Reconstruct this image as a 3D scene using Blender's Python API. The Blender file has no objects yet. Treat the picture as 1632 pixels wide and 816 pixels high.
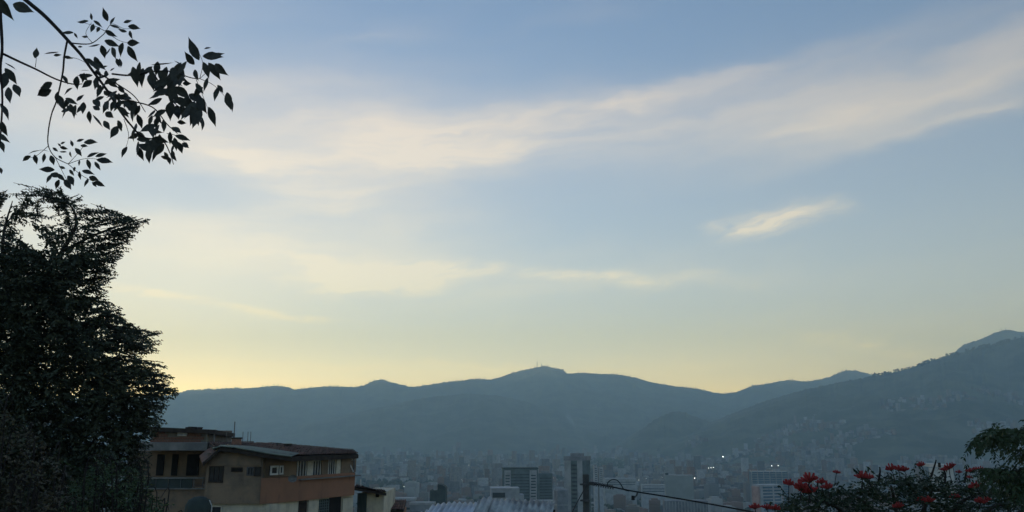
import bpy, bmesh, math, random
import numpy as np
from mathutils import Vector, Matrix, Quaternion, noise

# ------------------------------------------------------------------ camera
sc = bpy.context.scene
F = 1281.0                       # focal length in photograph pixels (1632 wide)
PITCH = math.radians(12.4)
CAM = Vector((0, 0, 150))
cam = bpy.data.cameras.new("camera")
camo = bpy.data.objects.new("camera", cam)
sc.collection.objects.link(camo)
cam.sensor_width = 36
cam.lens = 36 * F / 1632
cam.clip_start = 0.1
cam.clip_end = 60000
camo.location = CAM
camo.rotation_euler = (math.pi / 2 + PITCH, 0, 0)
sc.camera = camo

# ------------------------------------------------------------------ light: sun just behind the western ridge
SUN_EL = math.radians(2.2)
SUN_AZ = math.radians(-25.7)     # left of the view axis (+Y)
HAZE_DENSITY = 0.00014
HAZE_COLOR = (0.65, 0.90, 1.0)
HAZE_G = 0.44
sc.view_settings.view_transform = 'Standard'
sc.view_settings.look = 'None'
sc.view_settings.gamma = 1
sc.view_settings.exposure = 0.67
sc.view_settings.use_curve_mapping = False
sc.cycles.max_bounces = 4
sc.cycles.diffuse_bounces = 2
sc.cycles.glossy_bounces = 2
sc.cycles.transmission_bounces = 2
sc.cycles.transparent_max_bounces = 8
sc.cycles.volume_bounces = 2
sc.cycles.use_denoising = True

sun = bpy.data.lights.new("sun", 'SUN')
sun.energy = 0.5
sun.color = (1.0, 0.72, 0.42)
sun.angle = math.radians(0.5)
suno = bpy.data.objects.new("sun", sun)
sc.collection.objects.link(suno)
_sd = Vector((math.sin(SUN_AZ) * math.cos(SUN_EL), math.cos(SUN_AZ) * math.cos(SUN_EL), math.sin(SUN_EL)))
suno.rotation_euler = _sd.to_track_quat('Z', 'Y').to_euler()
suno.location = (0, 0, 300)

world = bpy.data.worlds.new("World")
sc.world = world
world.use_nodes = True
world.cycles.sampling_method = 'MANUAL'
world.cycles.sample_map_resolution = 128


class NG:
    """tiny helper to write node graphs as expressions"""
    def __init__(s, tree):
        s.t = tree
    def new(s, typ, **kw):
        n = s.t.nodes.new(typ)
        for k, v in kw.items():
            setattr(n, k, v)
        return n
    def put(s, sock, v):
        if hasattr(v, 'is_output') or hasattr(v, 'links'):
            s.t.links.new(v, sock)
        else:
            sock.default_value = v
    def m(s, op, a, b=0.0, c=None, clamp=False):
        n = s.new('ShaderNodeMath', operation=op, use_clamp=clamp)
        s.put(n.inputs[0], a)
        s.put(n.inputs[1], b)
        if c is not None:
            s.put(n.inputs[2], c)
        return n.outputs[0]
    def mix(s, f, a, b, mode='MIX'):
        n = s.new('ShaderNodeMix', data_type='RGBA', blend_type=mode)
        s.put(n.inputs[0], f)
        s.put(n.inputs[6], a)
        s.put(n.inputs[7], b)
        return n.outputs[2]
    def noise(s, vec, scale, detail=4, rough=0.55, dist=0.0, out=0):
        n = s.new('ShaderNodeTexNoise')
        if vec is not None:
            s.put(n.inputs['Vector'], vec)
        n.inputs['Scale'].default_value = scale
        n.inputs['Detail'].default_value = detail
        n.inputs['Roughness'].default_value = rough
        n.inputs['Distortion'].default_value = dist
        return n.outputs[out]
    def xyz(s, x, y, z):
        n = s.new('ShaderNodeCombineXYZ')
        s.put(n.inputs[0], x); s.put(n.inputs[1], y); s.put(n.inputs[2], z)
        return n.outputs[0]
    def sep(s, v):
        n = s.new('ShaderNodeSeparateXYZ')
        s.put(n.inputs[0], v)
        return n.outputs
    def ramp(s, f, lo, hi):
        n = s.new('ShaderNodeMapRange', interpolation_type='SMOOTHSTEP')
        s.put(n.inputs[0], f)
        n.inputs[1].default_value = lo
        n.inputs[2].default_value = hi
        return n.outputs[0]


def direction(px, py):
    u, v = (px - 816) / F, (408 - py) / F
    c, s_ = math.cos(PITCH), math.sin(PITCH)
    return Vector((u, c - s_ * v, s_ + c * v))


def at(px, py, d):
    """point of the place that lies d metres ahead (world y) in the direction of a photograph pixel"""
    k = direction(px, py)
    return CAM + k * (d / k.y)


def build_sky():
    g = NG(world.node_tree)
    bg = world.node_tree.nodes['Background']
    sky = g.new('ShaderNodeTexSky', sky_type='NISHITA', sun_disc=False)
    sky.sun_elevation = SUN_EL
    sky.sun_rotation = SUN_AZ
    sky.altitude = 1600
    sky.air_density = 1.0
    sky.dust_density = 1.0
    sky.ozone_density = 1.0
    # compress the range of the twilight sky as the phone's exposure did
    gam = g.new('ShaderNodeGamma')
    g.put(gam.inputs[0], sky.outputs[0])
    gam.inputs[1].default_value = 0.86
    base = g.mix(1.0, gam.outputs[0], (1.47, 1.92, 2.74, 1), 'MULTIPLY')
    # thin cirrus, laid out over azimuth and height of the sky dome
    d = g.sep(g.new('ShaderNodeTexCoord').outputs['Generated'])
    hor = g.m('SQRT', g.m('ADD', g.m('MULTIPLY', d[0], d[0]), g.m('MULTIPLY', d[1], d[1])))
    az = g.m('ARCTAN2', d[0], d[1])
    el = g.m('ARCTAN2', d[2], hor)
    wv = g.xyz(g.m('MULTIPLY', az, 2.2), g.m('MULTIPLY', el, 6.0), 0.0)
    warp = g.sep(g.noise(wv, 3.6, 3, 0.6, 0.0, 1))
    azw = g.m('ADD', az, g.m('MULTIPLY', g.m('SUBTRACT', warp[0], 0.5), 0.14))
    elw = g.m('ADD', el, g.m('MULTIPLY', g.m('SUBTRACT', warp[1], 0.5), 0.042))
    def streaks(ang, sx, sy, seed, det=6, rough=0.62):
        c, s_ = math.cos(ang), math.sin(ang)
        a = g.m('ADD', g.m('MULTIPLY', azw, c * sx), g.m('MULTIPLY', elw, s_ * sx))
        b = g.m('SUBTRACT', g.m('MULTIPLY', elw, c * sy), g.m('MULTIPLY', azw, s_ * sy))
        return g.noise(g.xyz(a, b, seed), 1.0, det, rough, 0.0)
    n1 = streaks(math.radians(7), 3.5, 18.0, 3.7, 6, 0.62)
    n2 = streaks(math.radians(6), 5.0, 44.0, 9.1, 5, 0.62)
    n3 = streaks(math.radians(16), 16.0, 80.0, 5.3, 6, 0.70)
    # (px, py, half length px, half width px, tilt deg, amount, sharp)
    bands = [(500, 190, 330, 70, 0, .75, 0), (640, 225, 260, 40, 8, .45, 1), (1010, 162, 330, 16, 6, .66, 1), (1340, 172, 420, 62, 4, .40, 0), (1400, 122, 320, 16, 4, .32, 1),
             (760, 246, 320, 22, 6, .66, 1), (540, 315, 170, 46, 20, .62, 1), (220, 395, 330, 46, -2, .62, 0), (420, 400, 240, 30, -4, .35, 1),
             (622, 442, 92, 16, 4, 2.8, 2), (540, 436, 50, 8, -20, 1.2, 2), (960, 441, 140, 10, -2, 1.2, 2), (1235, 350, 58, 16, 8, 1.25, 2), (1185, 359, 34, 6, -4, .7, 2),
             (420, 493, 85, 5, -4, 1.5, 2), (1385, 556, 70, 10, -9, 1.2, 2), (560, 588, 280, 9, -1, .8, 1), (760, 582, 160, 5, -3, .8, 1),
             (1110, 577, 160, 9, -2, .40, 1), (400, 262, 110, 26, -18, .62, 1), (1290, 200, 340, 18, 4, .38, 1), (1560, 185, 160, 12, 5, .4, 1),
             (640, 370, 140, 60, 10, .40, 0), (240, 470, 80, 6, -10, 1.0, 2), (840, 465, 180, 16, 5, .35, 1),
             (150, 190, 220, 45, 0, .60, 0), (300, 140, 170, 18, 6, .4, 1), (600, 60, 70, 10, 14, .15, 1)]
    sums = [0.0, 0.0, 0.0]
    warped = g.xyz(azw, elw, 0.0)
    for px, py, hl, hw, tilt, amt, sharp in bands:
        k = direction(px, py).normalized()
        a0, e0 = math.atan2(k.x, k.y), math.asin(k.z)
        mp = g.new('ShaderNodeMapping', vector_type='TEXTURE')
        g.put(mp.inputs[0], warped)
        mp.inputs['Location'].default_value = (a0, e0, 0)
        mp.inputs['Rotation'].default_value = (0, 0, math.radians(tilt))
        mp.inputs['Scale'].default_value = (2.4 * hl / F, 2.4 * hw / F, 1)
        gr = g.new('ShaderNodeTexGradient', gradient_type='QUADRATIC_SPHERE')
        g.put(gr.inputs[0], mp.outputs[0])
        fall = gr.outputs['Fac']
        sums[sharp] = g.m('MULTIPLY_ADD', fall, amt * 1.15, sums[sharp])
    texs = (g.m('MULTIPLY_ADD', n1, 1.5, -0.05), g.m('MULTIPLY_ADD', n2, 2.1, -0.42), g.m('MULTIPLY_ADD', n3, 3.6, -1.1))
    total = 0.0
    for q, tex in zip(sums, texs):
        total = g.m('MULTIPLY_ADD', q, g.m('MAXIMUM', tex, 0.0), total)
    veil = g.m('MULTIPLY', g.ramp(streaks(math.radians(8), 1.6, 8.0, 21.0, 2), 0.46, 0.80), 0.30)
    total = g.m('MINIMUM', g.m('ADD', total, veil), 0.95)
    above = g.ramp(el, 0.0, 0.06)
    total = g.m('MULTIPLY', total, above)
    # cloud light: the glow of the set sun reddens and brightens towards its azimuth and the horizon
    warm = g.m('EXPONENT', g.m('MULTIPLY', g.m('MAXIMUM', el, 0.0), -5.0))
    toward = g.m('MULTIPLY_ADD', g.m('COSINE', g.m('SUBTRACT', az, SUN_AZ + 0.35)), 0.5, 0.5)
    low = g.m('EXPONENT', g.m('MULTIPLY', g.m('MAXIMUM', el, 0.0), -7.0))
    glow = g.m('MULTIPLY', low, toward)
    gl = g.new('ShaderNodeVectorMath', operation='SCALE')
    gl.inputs[0].default_value = (10.8, 7.8, 1.9)
    g.put(gl.inputs['Scale'], glow)
    base = g.mix(1.0, base, gl.outputs[0], 'ADD')
    thinband = g.m('MULTIPLY', g.m('EXPONENT', g.m('MULTIPLY', g.m('MAXIMUM', el, 0.0), -26.0)), g.m('MULTIPLY', toward, toward))
    gl2 = g.new('ShaderNodeVectorMath', operation='SCALE')
    gl2.inputs[0].default_value = (20.0, 8.4, 0.0)
    g.put(gl2.inputs['Scale'], thinband)
    base = g.mix(1.0, base, gl2.outputs[0], 'ADD')
    lit = g.mix(warm, (4.4, 2.6, 0.5, 1), (5.6, 3.7, 0.2, 1))
    thin = g.mix(g.m('MULTIPLY', total, 0.2), base, (4.0, 3.8, 4.0, 1))
    col = g.mix(total, thin, lit, 'ADD')
    g.put(bg.inputs[0], col)
    bg.inputs[1].default_value = 0.1


build_sky()
#@@STRUCT
# ------------------------------------------------------------------ helpers
random.seed(11)
rng = np.random.default_rng(11)
COL = sc.collection
MATS = {}


def material(name, color, rough=0.85, var=0.25, scale=3.0, color2=None, bump=0.0, bscale=None, metal=0.0, spec=0.3, coord='Object', tint=None, detail=5):
    if name in MATS:
        return MATS[name]
    m = bpy.data.materials.new(name)
    m.use_nodes = True
    g = NG(m.node_tree)
    b = m.node_tree.nodes['Principled BSDF']
    tc = g.new('ShaderNodeTexCoord').outputs[coord]
    n = g.noise(tc, scale, detail, 0.6)
    c1 = tuple(color) + (1,)
    c2 = tuple(color2) + (1,) if color2 else tuple(c * (1 - var) for c in color) + (1,)
    f = g.ramp(n, 0.38, 0.64)
    if tint == 'attribute':
        a = g.new('ShaderNodeAttribute', attribute_name='tint').outputs[0]
        base = g.mix(1.0, g.mix(f, c1, c2), a, 'MULTIPLY')
    elif tint == 'object':
        a = g.new('ShaderNodeObjectInfo').outputs['Color']
        base = g.mix(1.0, g.mix(f, c1, c2), a, 'MULTIPLY')
    else:
        base = g.mix(f, c1, c2)
    g.put(b.inputs['Base Color'], base)
    b.inputs['Roughness'].default_value = rough
    b.inputs['Metallic'].default_value = metal
    b.inputs['Specular IOR Level'].default_value = spec
    if bump:
        bp = g.new('ShaderNodeBump')
        bp.inputs['Strength'].default_value = bump
        bp.inputs['Distance'].default_value = 0.05
        g.put(bp.inputs['Height'], g.noise(tc, bscale or scale * 6, 5, 0.6))
        g.put(b.inputs['Normal'], bp.outputs[0])
    MATS[name] = m
    return m


def stain(m, amount=.45, sx=1.6, sz=.16, color=(.07, .065, .055)):
    g = NG(m.node_tree)
    b = m.node_tree.nodes['Principled BSDF']
    src = b.inputs['Base Color'].links[0].from_socket
    mp = g.new('ShaderNodeMapping'); mp.inputs['Scale'].default_value = (sx, sx, sz)
    g.put(mp.inputs[0], g.new('ShaderNodeTexCoord').outputs['Object'])
    n1 = g.ramp(g.noise(mp.outputs[0], 1.0, 7, .68), .46, .74)
    n2 = g.ramp(g.noise(g.new('ShaderNodeTexCoord').outputs['Object'], .7, 5, .65), .40, .62)
    g.put(b.inputs['Base Color'], g.mix(g.m('MULTIPLY', g.m('MULTIPLY', n1, n2), amount), src, tuple(color) + (1,)))
    return m


def tag(o, label=None, cat=None, group=None, kind=None):
    if label: o['label'] = label
    if cat: o['category'] = cat
    if group: o['group'] = group
    if kind: o['kind'] = kind
    return o


def empty(name, loc, rz=0.0):
    o = bpy.data.objects.new(name, None)
    COL.objects.link(o)
    o.location = loc
    o.rotation_euler = (0, 0, rz)
    o.empty_display_size = 0.2
    return o


def link(name, me, mat=None, parent=None, loc=None, rot=None):
    o = bpy.data.objects.new(name, me)
    COL.objects.link(o)
    if mat and not me.materials:
        me.materials.append(mat)
    if loc is not None:
        o.location = loc
    if rot is not None:
        o.rotation_euler = rot
    if parent:
        o.parent = parent
    return o


class MB:
    """collects boxes, tubes and polygons and builds ONE mesh"""
    def __init__(s):
        s.v, s.f = [], []
    def quad(s, *pts):
        n = len(s.v)
        s.v += [tuple(p) for p in pts]
        s.f.append(tuple(range(n, n + len(pts))))
        return s
    def box(s, x0, x1, y0, y1, z0, z1, M=None):
        n = len(s.v)
        p = [(x, y, z) for z in (z0, z1) for x, y in ((x0, y0), (x1, y0), (x1, y1), (x0, y1))]
        if M is not None:
            p = [tuple(M @ Vector(q)) for q in p]
        s.v += p
        s.f += [tuple(n + i for i in q) for q in ((0, 3, 2, 1), (4, 5, 6, 7), (0, 1, 5, 4), (1, 2, 6, 5), (2, 3, 7, 6), (3, 0, 4, 7))]
        return s
    def prism(s, pts, z0, z1, taper=None):
        n, k = len(s.v), len(pts)
        top = taper or pts
        s.v += [(p[0], p[1], z0) for p in pts] + [(p[0], p[1], z1 if len(p) < 3 else p[2]) for p in top]
        s.f += [tuple(n + i for i in range(k))[::-1], tuple(n + k + i for i in range(k))]
        s.f += [(n + i, n + (i + 1) % k, n + k + (i + 1) % k, n + k + i) for i in range(k)]
        return s
    def tube(s, pts, rad, sides=6, cap=True):
        pts = [Vector(p) for p in pts]
        if not hasattr(rad, '__len__'):
            rad = [rad] * len(pts)
        n0 = len(s.v)
        up = Vector((0.13, 0.31, 0.94))
        for i, p in enumerate(pts):
            t = (pts[min(i + 1, len(pts) - 1)] - pts[max(i - 1, 0)]).normalized()
            a = t.cross(up)
            if a.length < 1e-3:
                a = t.cross(Vector((1, 0, 0)))
            a.normalize()
            b = t.cross(a).normalized()
            for k in range(sides):
                w = 2 * math.pi * k / sides
                s.v.append(tuple(p + (a * math.cos(w) + b * math.sin(w)) * rad[i]))
        for i in range(len(pts) - 1):
            for k in range(sides):
                q = n0 + i * sides
                s.f.append((q + k, q + (k + 1) % sides, q + sides + (k + 1) % sides, q + sides + k))
        if cap:
            s.f.append(tuple(n0 + k for k in range(sides))[::-1])
            q = n0 + (len(pts) - 1) * sides
            s.f.append(tuple(q + k for k in range(sides)))
        return s
    def mesh(s, name):
        me = bpy.data.meshes.new(name)
        me.from_pydata(s.v, [], s.f)
        me.update()
        return me
    def build(s, name, mat=None, parent=None, smooth=False, loc=None, rot=None):
        me = s.mesh(name)
        bm = bmesh.new(); bm.from_mesh(me)
        bmesh.ops.recalc_face_normals(bm, faces=bm.faces)
        bm.to_mesh(me); bm.free()
        if smooth:
            me.polygons.foreach_set('use_smooth', [True] * len(me.polygons))
        return link(name, me, mat, parent, loc, rot)


def np_mesh(name, V, Q, mat=None, parent=None, tint=None, smooth=False):
    """mesh from numpy arrays: V (n,3), Q (m,k) faces of k corners; tint per face (m,3)"""
    me = bpy.data.meshes.new(name)
    m, k = Q.shape
    me.vertices.add(len(V)); me.vertices.foreach_set('co', np.ascontiguousarray(V, dtype=np.float32).ravel())
    me.loops.add(m * k); me.loops.foreach_set('vertex_index', np.ascontiguousarray(Q, dtype=np.int32).ravel())
    me.polygons.add(m); me.polygons.foreach_set('loop_start', np.arange(0, m * k, k, dtype=np.int32))
    me.polygons.foreach_set('loop_total', np.full(m, k, dtype=np.int32))
    if smooth:
        me.polygons.foreach_set('use_smooth', np.ones(m, dtype=bool))
    me.update(calc_edges=True)
    if tint is not None:
        at_ = me.attributes.new('tint', 'FLOAT_COLOR', 'FACE')
        c = np.ones((m, 4), dtype=np.float32); c[:, :3] = tint
        at_.data.foreach_set('color', c.ravel())
    return link(name, me, mat, parent)


def interp(pts, x):
    xs = [p[0] for p in pts]; ys = [p[1] for p in pts]
    return np.interp(x, xs, ys)


# ------------------------------------------------------------------ terrain
GY = [-1400, -200, 0, 8, 20, 60, 150, 400, 800, 1200, 12000]
GZ = [150, 147, 143.5, 142.5, 141, 138, 126, 78, 20, 0, 0]


def zg(x, y):
    return np.interp(y, GY, GZ)


M_ground = material('valley_ground', (0.055, 0.06, 0.045), 0.95, color2=(0.10, 0.095, 0.085), scale=0.012, coord='Object', detail=8)
ys = np.concatenate([np.linspace(-1400, 0, 15), np.array([4, 8, 14, 20, 30, 45, 60, 100, 150, 270, 400, 600, 800, 1000, 1200]), np.linspace(1500, 11800, 60)])
xs = np.concatenate([np.linspace(-11800, -300, 40), np.linspace(-260, 260, 27), np.linspace(300, 11800, 40)])
X, Y = np.meshgrid(xs, ys)
Z = zg(X, Y)
V = np.stack([X, Y, Z], -1).reshape(-1, 3)
nx = len(xs)
I = np.arange((len(ys) - 1) * (nx - 1)); r, c = I // (nx - 1), I % (nx - 1)
Q = np.stack([r * nx + c, r * nx + c + 1, (r + 1) * nx + c + 1, (r + 1) * nx + c], -1)
tag(np_mesh('ground', V, Q, M_ground, smooth=True), 'dark valley floor and hillside under the city', kind='structure')

M_forest = material('mountain_forest', (0.024, 0.036, 0.020), 0.95, color2=(0.12, 0.125, 0.075), scale=0.006, coord='Object', detail=9)
MOUNTAINS = {}


def mountain(name, crest, R, depth, label, seed, step=1.4, rough=60, rows=70, shape=1.15, crest_noise=9.0, foot=-30, Rslope=0.0):
    px = np.arange(crest[0][0], crest[-1][0] + .1, step)
    py = interp(crest, px)
    V = np.zeros((len(px), rows + 14, 3))
    for i, (a, b) in enumerate(zip(px, py)):
        # the crest meanders in plan, nearer and farther, as a real ridge does
        Ri = R + Rslope * (a - 816) + 260 * noise.noise(Vector((a * 0.006, seed, 0))) 
        P = at(a, b, Ri)
        hc = P.z
        hc += crest_noise * (noise.noise(Vector((a * 0.21, seed, 3))) + 0.6 * noise.noise(Vector((a * 0.6, seed, 5)))) 
        ux = direction(a, b); u = Vector((ux.x, ux.y)).normalized()
        base = Vector((P.x, P.y))
        for j in range(rows + 14):
            if j < rows:
                t = 1 - j / (rows - 1)              # 1 at the foot, 0 at the crest
                off = -depth * t
                prof = (1 - t) ** shape
                w = min(1.0, t * 9.0) * min(1.0, (1 - t) * 3)
            else:
                t = (j - rows + 1) / 14
                off = 1500 * t
                prof = 1 - t ** 1.3 * 0.75
                w = min(1.0, t * 4)
            q = base + u * off
            p3 = Vector((q.x * 0.0011, q.y * 0.0006, seed * 7.3))
            rav = noise.ridged_multi_fractal(p3, 0.9, 2.1, 5, 1.0, 2.0) - 1.1
            z = foot + (hc - foot) * prof + rough * w * rav * 1.6 + w * 8 * noise.noise(Vector((q.x * 0.012, q.y * 0.012, seed)))
            if j < rows:
                z = min(z, foot + (hc - foot) * ((1 - t) ** 0.62) )
            V[i, j] = (q.x, q.y, z)
    n, k = V.shape[:2]
    I = np.arange((n - 1) * (k - 1)); r, c = I // (k - 1), I % (k - 1)
    Q = np.stack([r * k + c, (r + 1) * k + c, (r + 1) * k + c + 1, r * k + c + 1], -1)
    MOUNTAINS[name] = V
    return tag(np_mesh(name, V.reshape(-1, 3), Q, M_forest, smooth=True), label, kind='structure')


far_crest = [(-500, 655), (-250, 640), (0, 634), (200, 634), (268, 630), (285, 626), (300, 622), (345, 620), (362, 618.5), (400, 618.5), (420, 616),
             (440, 614.5), (460, 617), (469, 621), (490, 618), (520, 615.5), (560, 617), (578, 615), (590, 609), (602, 605), (610, 604.5), (622, 609),
             (650, 615.5), (662, 616.5), (690, 612), (720, 607.5), (740, 606), (752, 603.5), (782, 605), (800, 600), (820, 593), (850, 586),
             (868, 583), (885, 587), (896, 589), (904, 595), (930, 594.5), (960, 596), (990, 597), (1010, 601), (1040, 610), (1080, 616),
             (1110, 619), (1140, 626), (1155, 627.5), (1172, 625), (1200, 615), (1230, 610), (1257, 605), (1282, 608), (1300, 606),
             (1325, 600), (1345, 591), (1362, 590), (1380, 594), (1400, 599), (1500, 605), (1700, 600), (2200, 610)]
mountain('mountain_ridge', far_crest, 10000, 3600, 'long blue forested ridge across the horizon with a rounded summit', 1.3, rough=70)
summit_crest = [(1440, 600), (1500, 572), (1516, 565), (1526, 557), (1536, 549), (1548, 545), (1562, 541), (1585, 530.5), (1600, 526), (1612, 526), (1622, 528.5),
                (1640, 530), (1700, 536), (1800, 545), (2000, 575), (2300, 620)]
mountain('mountain_summit', summit_crest, 8300, 2400, 'pale high summit on the right edge behind the nearer slope', 4.1, rough=40)
spur_crest = [(330, 705), (420, 690), (520, 668), (600, 650), (680, 633), (750, 627), (800, 631), (850, 643), (900, 658), (960, 678), (1010, 690), (1060, 704)]
mountain('mountain_spur', spur_crest, 7500, 1900, 'low green spur in front of the central ridge', 8.8, rough=40, rows=50)
hill_crest = [(985, 708), (1015, 688), (1045, 668), (1068, 657.5), (1080, 655.5), (1095, 658), (1120, 668), (1150, 681), (1190, 700), (1220, 710)]
mountain('hill', hill_crest, 5900, 1200, 'small rounded hill in front of the saddle', 5.6, rough=20, rows=40, step=1.5)
right_crest = [(1000, 720), (1040, 708), (1100, 686), (1160, 662), (1210, 642), (1250, 630), (1290, 619), (1330, 611), (1370, 603), (1397, 598), (1420, 594), (1440, 589), (1462, 583),
               (1482, 576), (1500, 570), (1512, 566), (1535, 561), (1560, 555), (1590, 548), (1632, 537), (1720, 516), (1850, 505), (2050, 520), (2400, 560)]
mountain('mountain_slope', right_crest, 6100, 2600, 'dark forested mountain slope climbing to the right above the city', 2.2, rough=55, rows=80, Rslope=-0.7)

# ------------------------------------------------------------------ forest trees standing on the crest lines
M_crest = material('crest_trees', (0.028, 0.040, 0.020), 0.95, var=0.4, scale=0.05)


def crest_trees(name, mount, n, size, label, lo=0.0, hi=1.0, rows=(0, 2)):
    Vg = MOUNTAINS[mount]
    k = Vg.shape[0]
    out_v, out_f = [], []
    top = ROWS[mount] - 1
    for i in range(n):
        c = int((lo + (hi - lo) * random.random()) * (k - 1))
        if noise.noise(Vector((c * .06, n * .001, 2.0))) < -.05 and random.random() < .8: continue
        p = Vg[c, top - random.randint(*rows)]
        p = p + np.array([random.uniform(-9, 9), random.uniform(-9, 9), 0])
        h = size * random.uniform(0.5, 1.25); w = h * random.uniform(0.32, 0.6)
        b = len(out_v)
        for zz, ww in ((-3, .15), (.35 * h, .25), (.5 * h, 1.0), (.8 * h, .85), (h, .15)):
            a0 = random.random() * 6
            for q in range(4):
                a = a0 + q * math.pi / 2
                rr = ww * w * random.uniform(.7, 1.2)
                out_v.append((p[0] + rr * math.cos(a), p[1] + rr * math.sin(a), p[2] + zz))
        for l in range(4):
            for q in range(4):
                out_f.append((b + l * 4 + q, b + l * 4 + (q + 1) % 4, b + l * 4 + 4 + (q + 1) % 4, b + l * 4 + 4 + q))
    o = np_mesh(name, np.array(out_v), np.array(out_f), M_crest)
    return tag(o, label, kind='stuff')


ROWS = {'mountain_ridge': 70, 'mountain_summit': 70, 'mountain_spur': 50, 'hill': 40, 'mountain_slope': 80}
crest_trees('forest_on_far_ridge', 'mountain_ridge', 2600, 13, 'line of trees along the far ridge crest')
crest_trees('forest_on_right_slope', 'mountain_slope', 900, 15, 'ragged trees along the right mountain crest', 0.28, 0.55)

# ------------------------------------------------------------------ city: far mass of roofs
M_city = material('city_masonry', (0.62, 0.60, 0.58), 0.9, var=0.35, scale=0.22, tint='attribute', detail=4)
PALETTE = np.array([[.62, .60, .56], [.50, .46, .42], [.44, .27, .20], [.38, .24, .18], [.70, .68, .64], [.34, .34, .35], [.52, .42, .33], [.25, .24, .24]])


def box_field(name, P, W, D, H, R, tint, label, mat):
    """many small flat-roofed blocks as one mesh (too far to tell apart)"""
    n = len(P)
    c, s_ = np.cos(R), np.sin(R)
    lx = np.array([-1, 1, 1, -1, -1, 1, 1, -1]) * .5
    ly = np.array([-1, -1, 1, 1, -1, -1, 1, 1]) * .5
    lz = np.array([0, 0, 0, 0, 1, 1, 1, 1])
    x = lx[None] * W[:, None]; y = ly[None] * D[:, None]; z = lz[None] * (H + 6)[:, None] - 6
    Vx = P[:, 0:1] + x * c[:, None] - y * s_[:, None]
    Vy = P[:, 1:2] + x * s_[:, None] + y * c[:, None]
    Vz = P[:, 2:3] + z
    V = np.stack([Vx, Vy, Vz], -1).reshape(-1, 3)
    f = np.array([[4, 5, 6, 7], [0, 1, 5, 4], [1, 2, 6, 5], [2, 3, 7, 6], [3, 0, 4, 7]])
    Q = (np.arange(n)[:, None, None] * 8 + f[None]).reshape(-1, 4)
    T = np.repeat(tint[:, None, :], 5, 1)
    T[:, 0] *= 0.75                                   # weathered roofing, not wall paint
    return tag(np_mesh(name, V, Q, mat, tint=T.reshape(-1, 3)), label, kind='stuff')


def pick(n, dark=0.0):
    t = PALETTE[rng.integers(0, len(PALETTE), n)] * rng.uniform(.6, 1.15, (n, 1))
    return t


LAND = []      # footprints kept free: (x, y, radius)


def free(x, y):
    ok = np.ones(len(x), bool)
    for a, b, r_ in LAND:
        ok &= (x - a) ** 2 + (y - b) ** 2 > r_ * r_
    return ok


def wood_mask(x, y):
    return np.array([noise.noise(Vector((a * .0022, b * .0014, 4.4))) for a, b in zip(x, y)])


n = 30000
yy = 1950 + (6900 - 1950) * rng.random(n) ** 0.9
px_ = rng.uniform(-120, 1752, n)
xx = (px_ - 816) / F * yy
mk = wood_mask(xx, yy) < 0.22
xx, yy = xx[mk], yy[mk]
hh = rng.gamma(2.0, 4.5, len(xx)) + 5
tall = rng.random(len(xx)) < 0.035
hh[tall] += rng.uniform(15, 50, tall.sum())
box_field('city_blocks', np.stack([xx, yy, zg(xx, yy)], -1), rng.uniform(9, 26, len(xx)), rng.uniform(9, 26, len(xx)), hh,
          rng.choice([.1, .25, .4, -.2], len(xx)) + rng.normal(0, .05, len(xx)), pick(len(xx)), 'dense hazy carpet of far city roofs on the valley floor', M_city)

# hillside districts climbing the right mountain and the foot of the far ridge
def slope_blocks(name, mount, n, rows, cols, label, thr, light=1.0):
    Vg = MOUNTAINS[mount]; k = Vg.shape[0]
    c = rng.integers(int(cols[0] * k), int(cols[1] * k), n); rr = (rows[0] + (rows[1] - rows[0]) * rng.random(n) ** 1.7).astype(int)
    P = Vg[c, rr] + rng.normal(0, 14, (n, 3)) * np.array([1, 1, 0])
    m_ = np.array([noise.noise(Vector((p[0] * .0028, p[1] * .0028, 9.1))) for p in P]) > thr + 0.25 * (rr / rows[1])
    P = P[m_]; n = len(P)
    H = rng.gamma(2, 4.0, n) + 5
    t_ = rng.random(n) < .05
    H[t_] += rng.uniform(15, 40, t_.sum())
    box_field(name, P, rng.uniform(9, 22, n), rng.uniform(9, 22, n), H, rng.uniform(-.3, .5, n), pick(n) * light, label, M_city)


slope_blocks('hillside_district', 'mountain_slope', 6500, (1, 46), (.06, .62), 'pale scattered hillside houses on the right mountain', -0.08)
slope_blocks('foothill_district', 'mountain_ridge', 2500, (2, 16), (.1, .72), 'faint far houses at the foot of the long ridge', 0.05)

# wooded parks between the blocks
M_wood = material('city_wood', (0.030, 0.048, 0.026), 0.95, var=0.5, scale=0.06)


def blob_trees(name, P, S, label, mat):
    ico_v, ico_f = [], []
    bm = bmesh.new(); bmesh.ops.create_icosphere(bm, subdivisions=1, radius=1.0)
    base = np.array([v.co[:] for v in bm.verts]); fc = np.array([[v.index for v in f.verts] for f in bm.faces]); bm.free()
    n = len(P)
    jit = rng.uniform(.7, 1.25, (n, len(base), 1))
    V = P[:, None, :] + base[None] * jit * S[:, None, :]
    Q = np.arange(n)[:, None, None] * len(base) + fc[None]
    return tag(np_mesh(name, V.reshape(-1, 3), Q.reshape(-1, 3), mat), label, kind='stuff')


n = 16000
yy = 1500 + 4600 * rng.random(n) ** 1.1
xx = (rng.uniform(-100, 1740, n) - 816) / F * yy
wm = wood_mask(xx, yy)
mk = (wm > 0.16) | (rng.random(n) < 0.10)
xx, yy = xx[mk], yy[mk]
sz = rng.uniform(4.5, 9, len(xx))
blob_trees('city_wood', np.stack([xx, yy, zg(xx, yy) + sz * .7], -1), np.stack([sz, sz, sz * .85], -1), 'dark green tree canopy between the far city blocks', M_wood)

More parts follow.
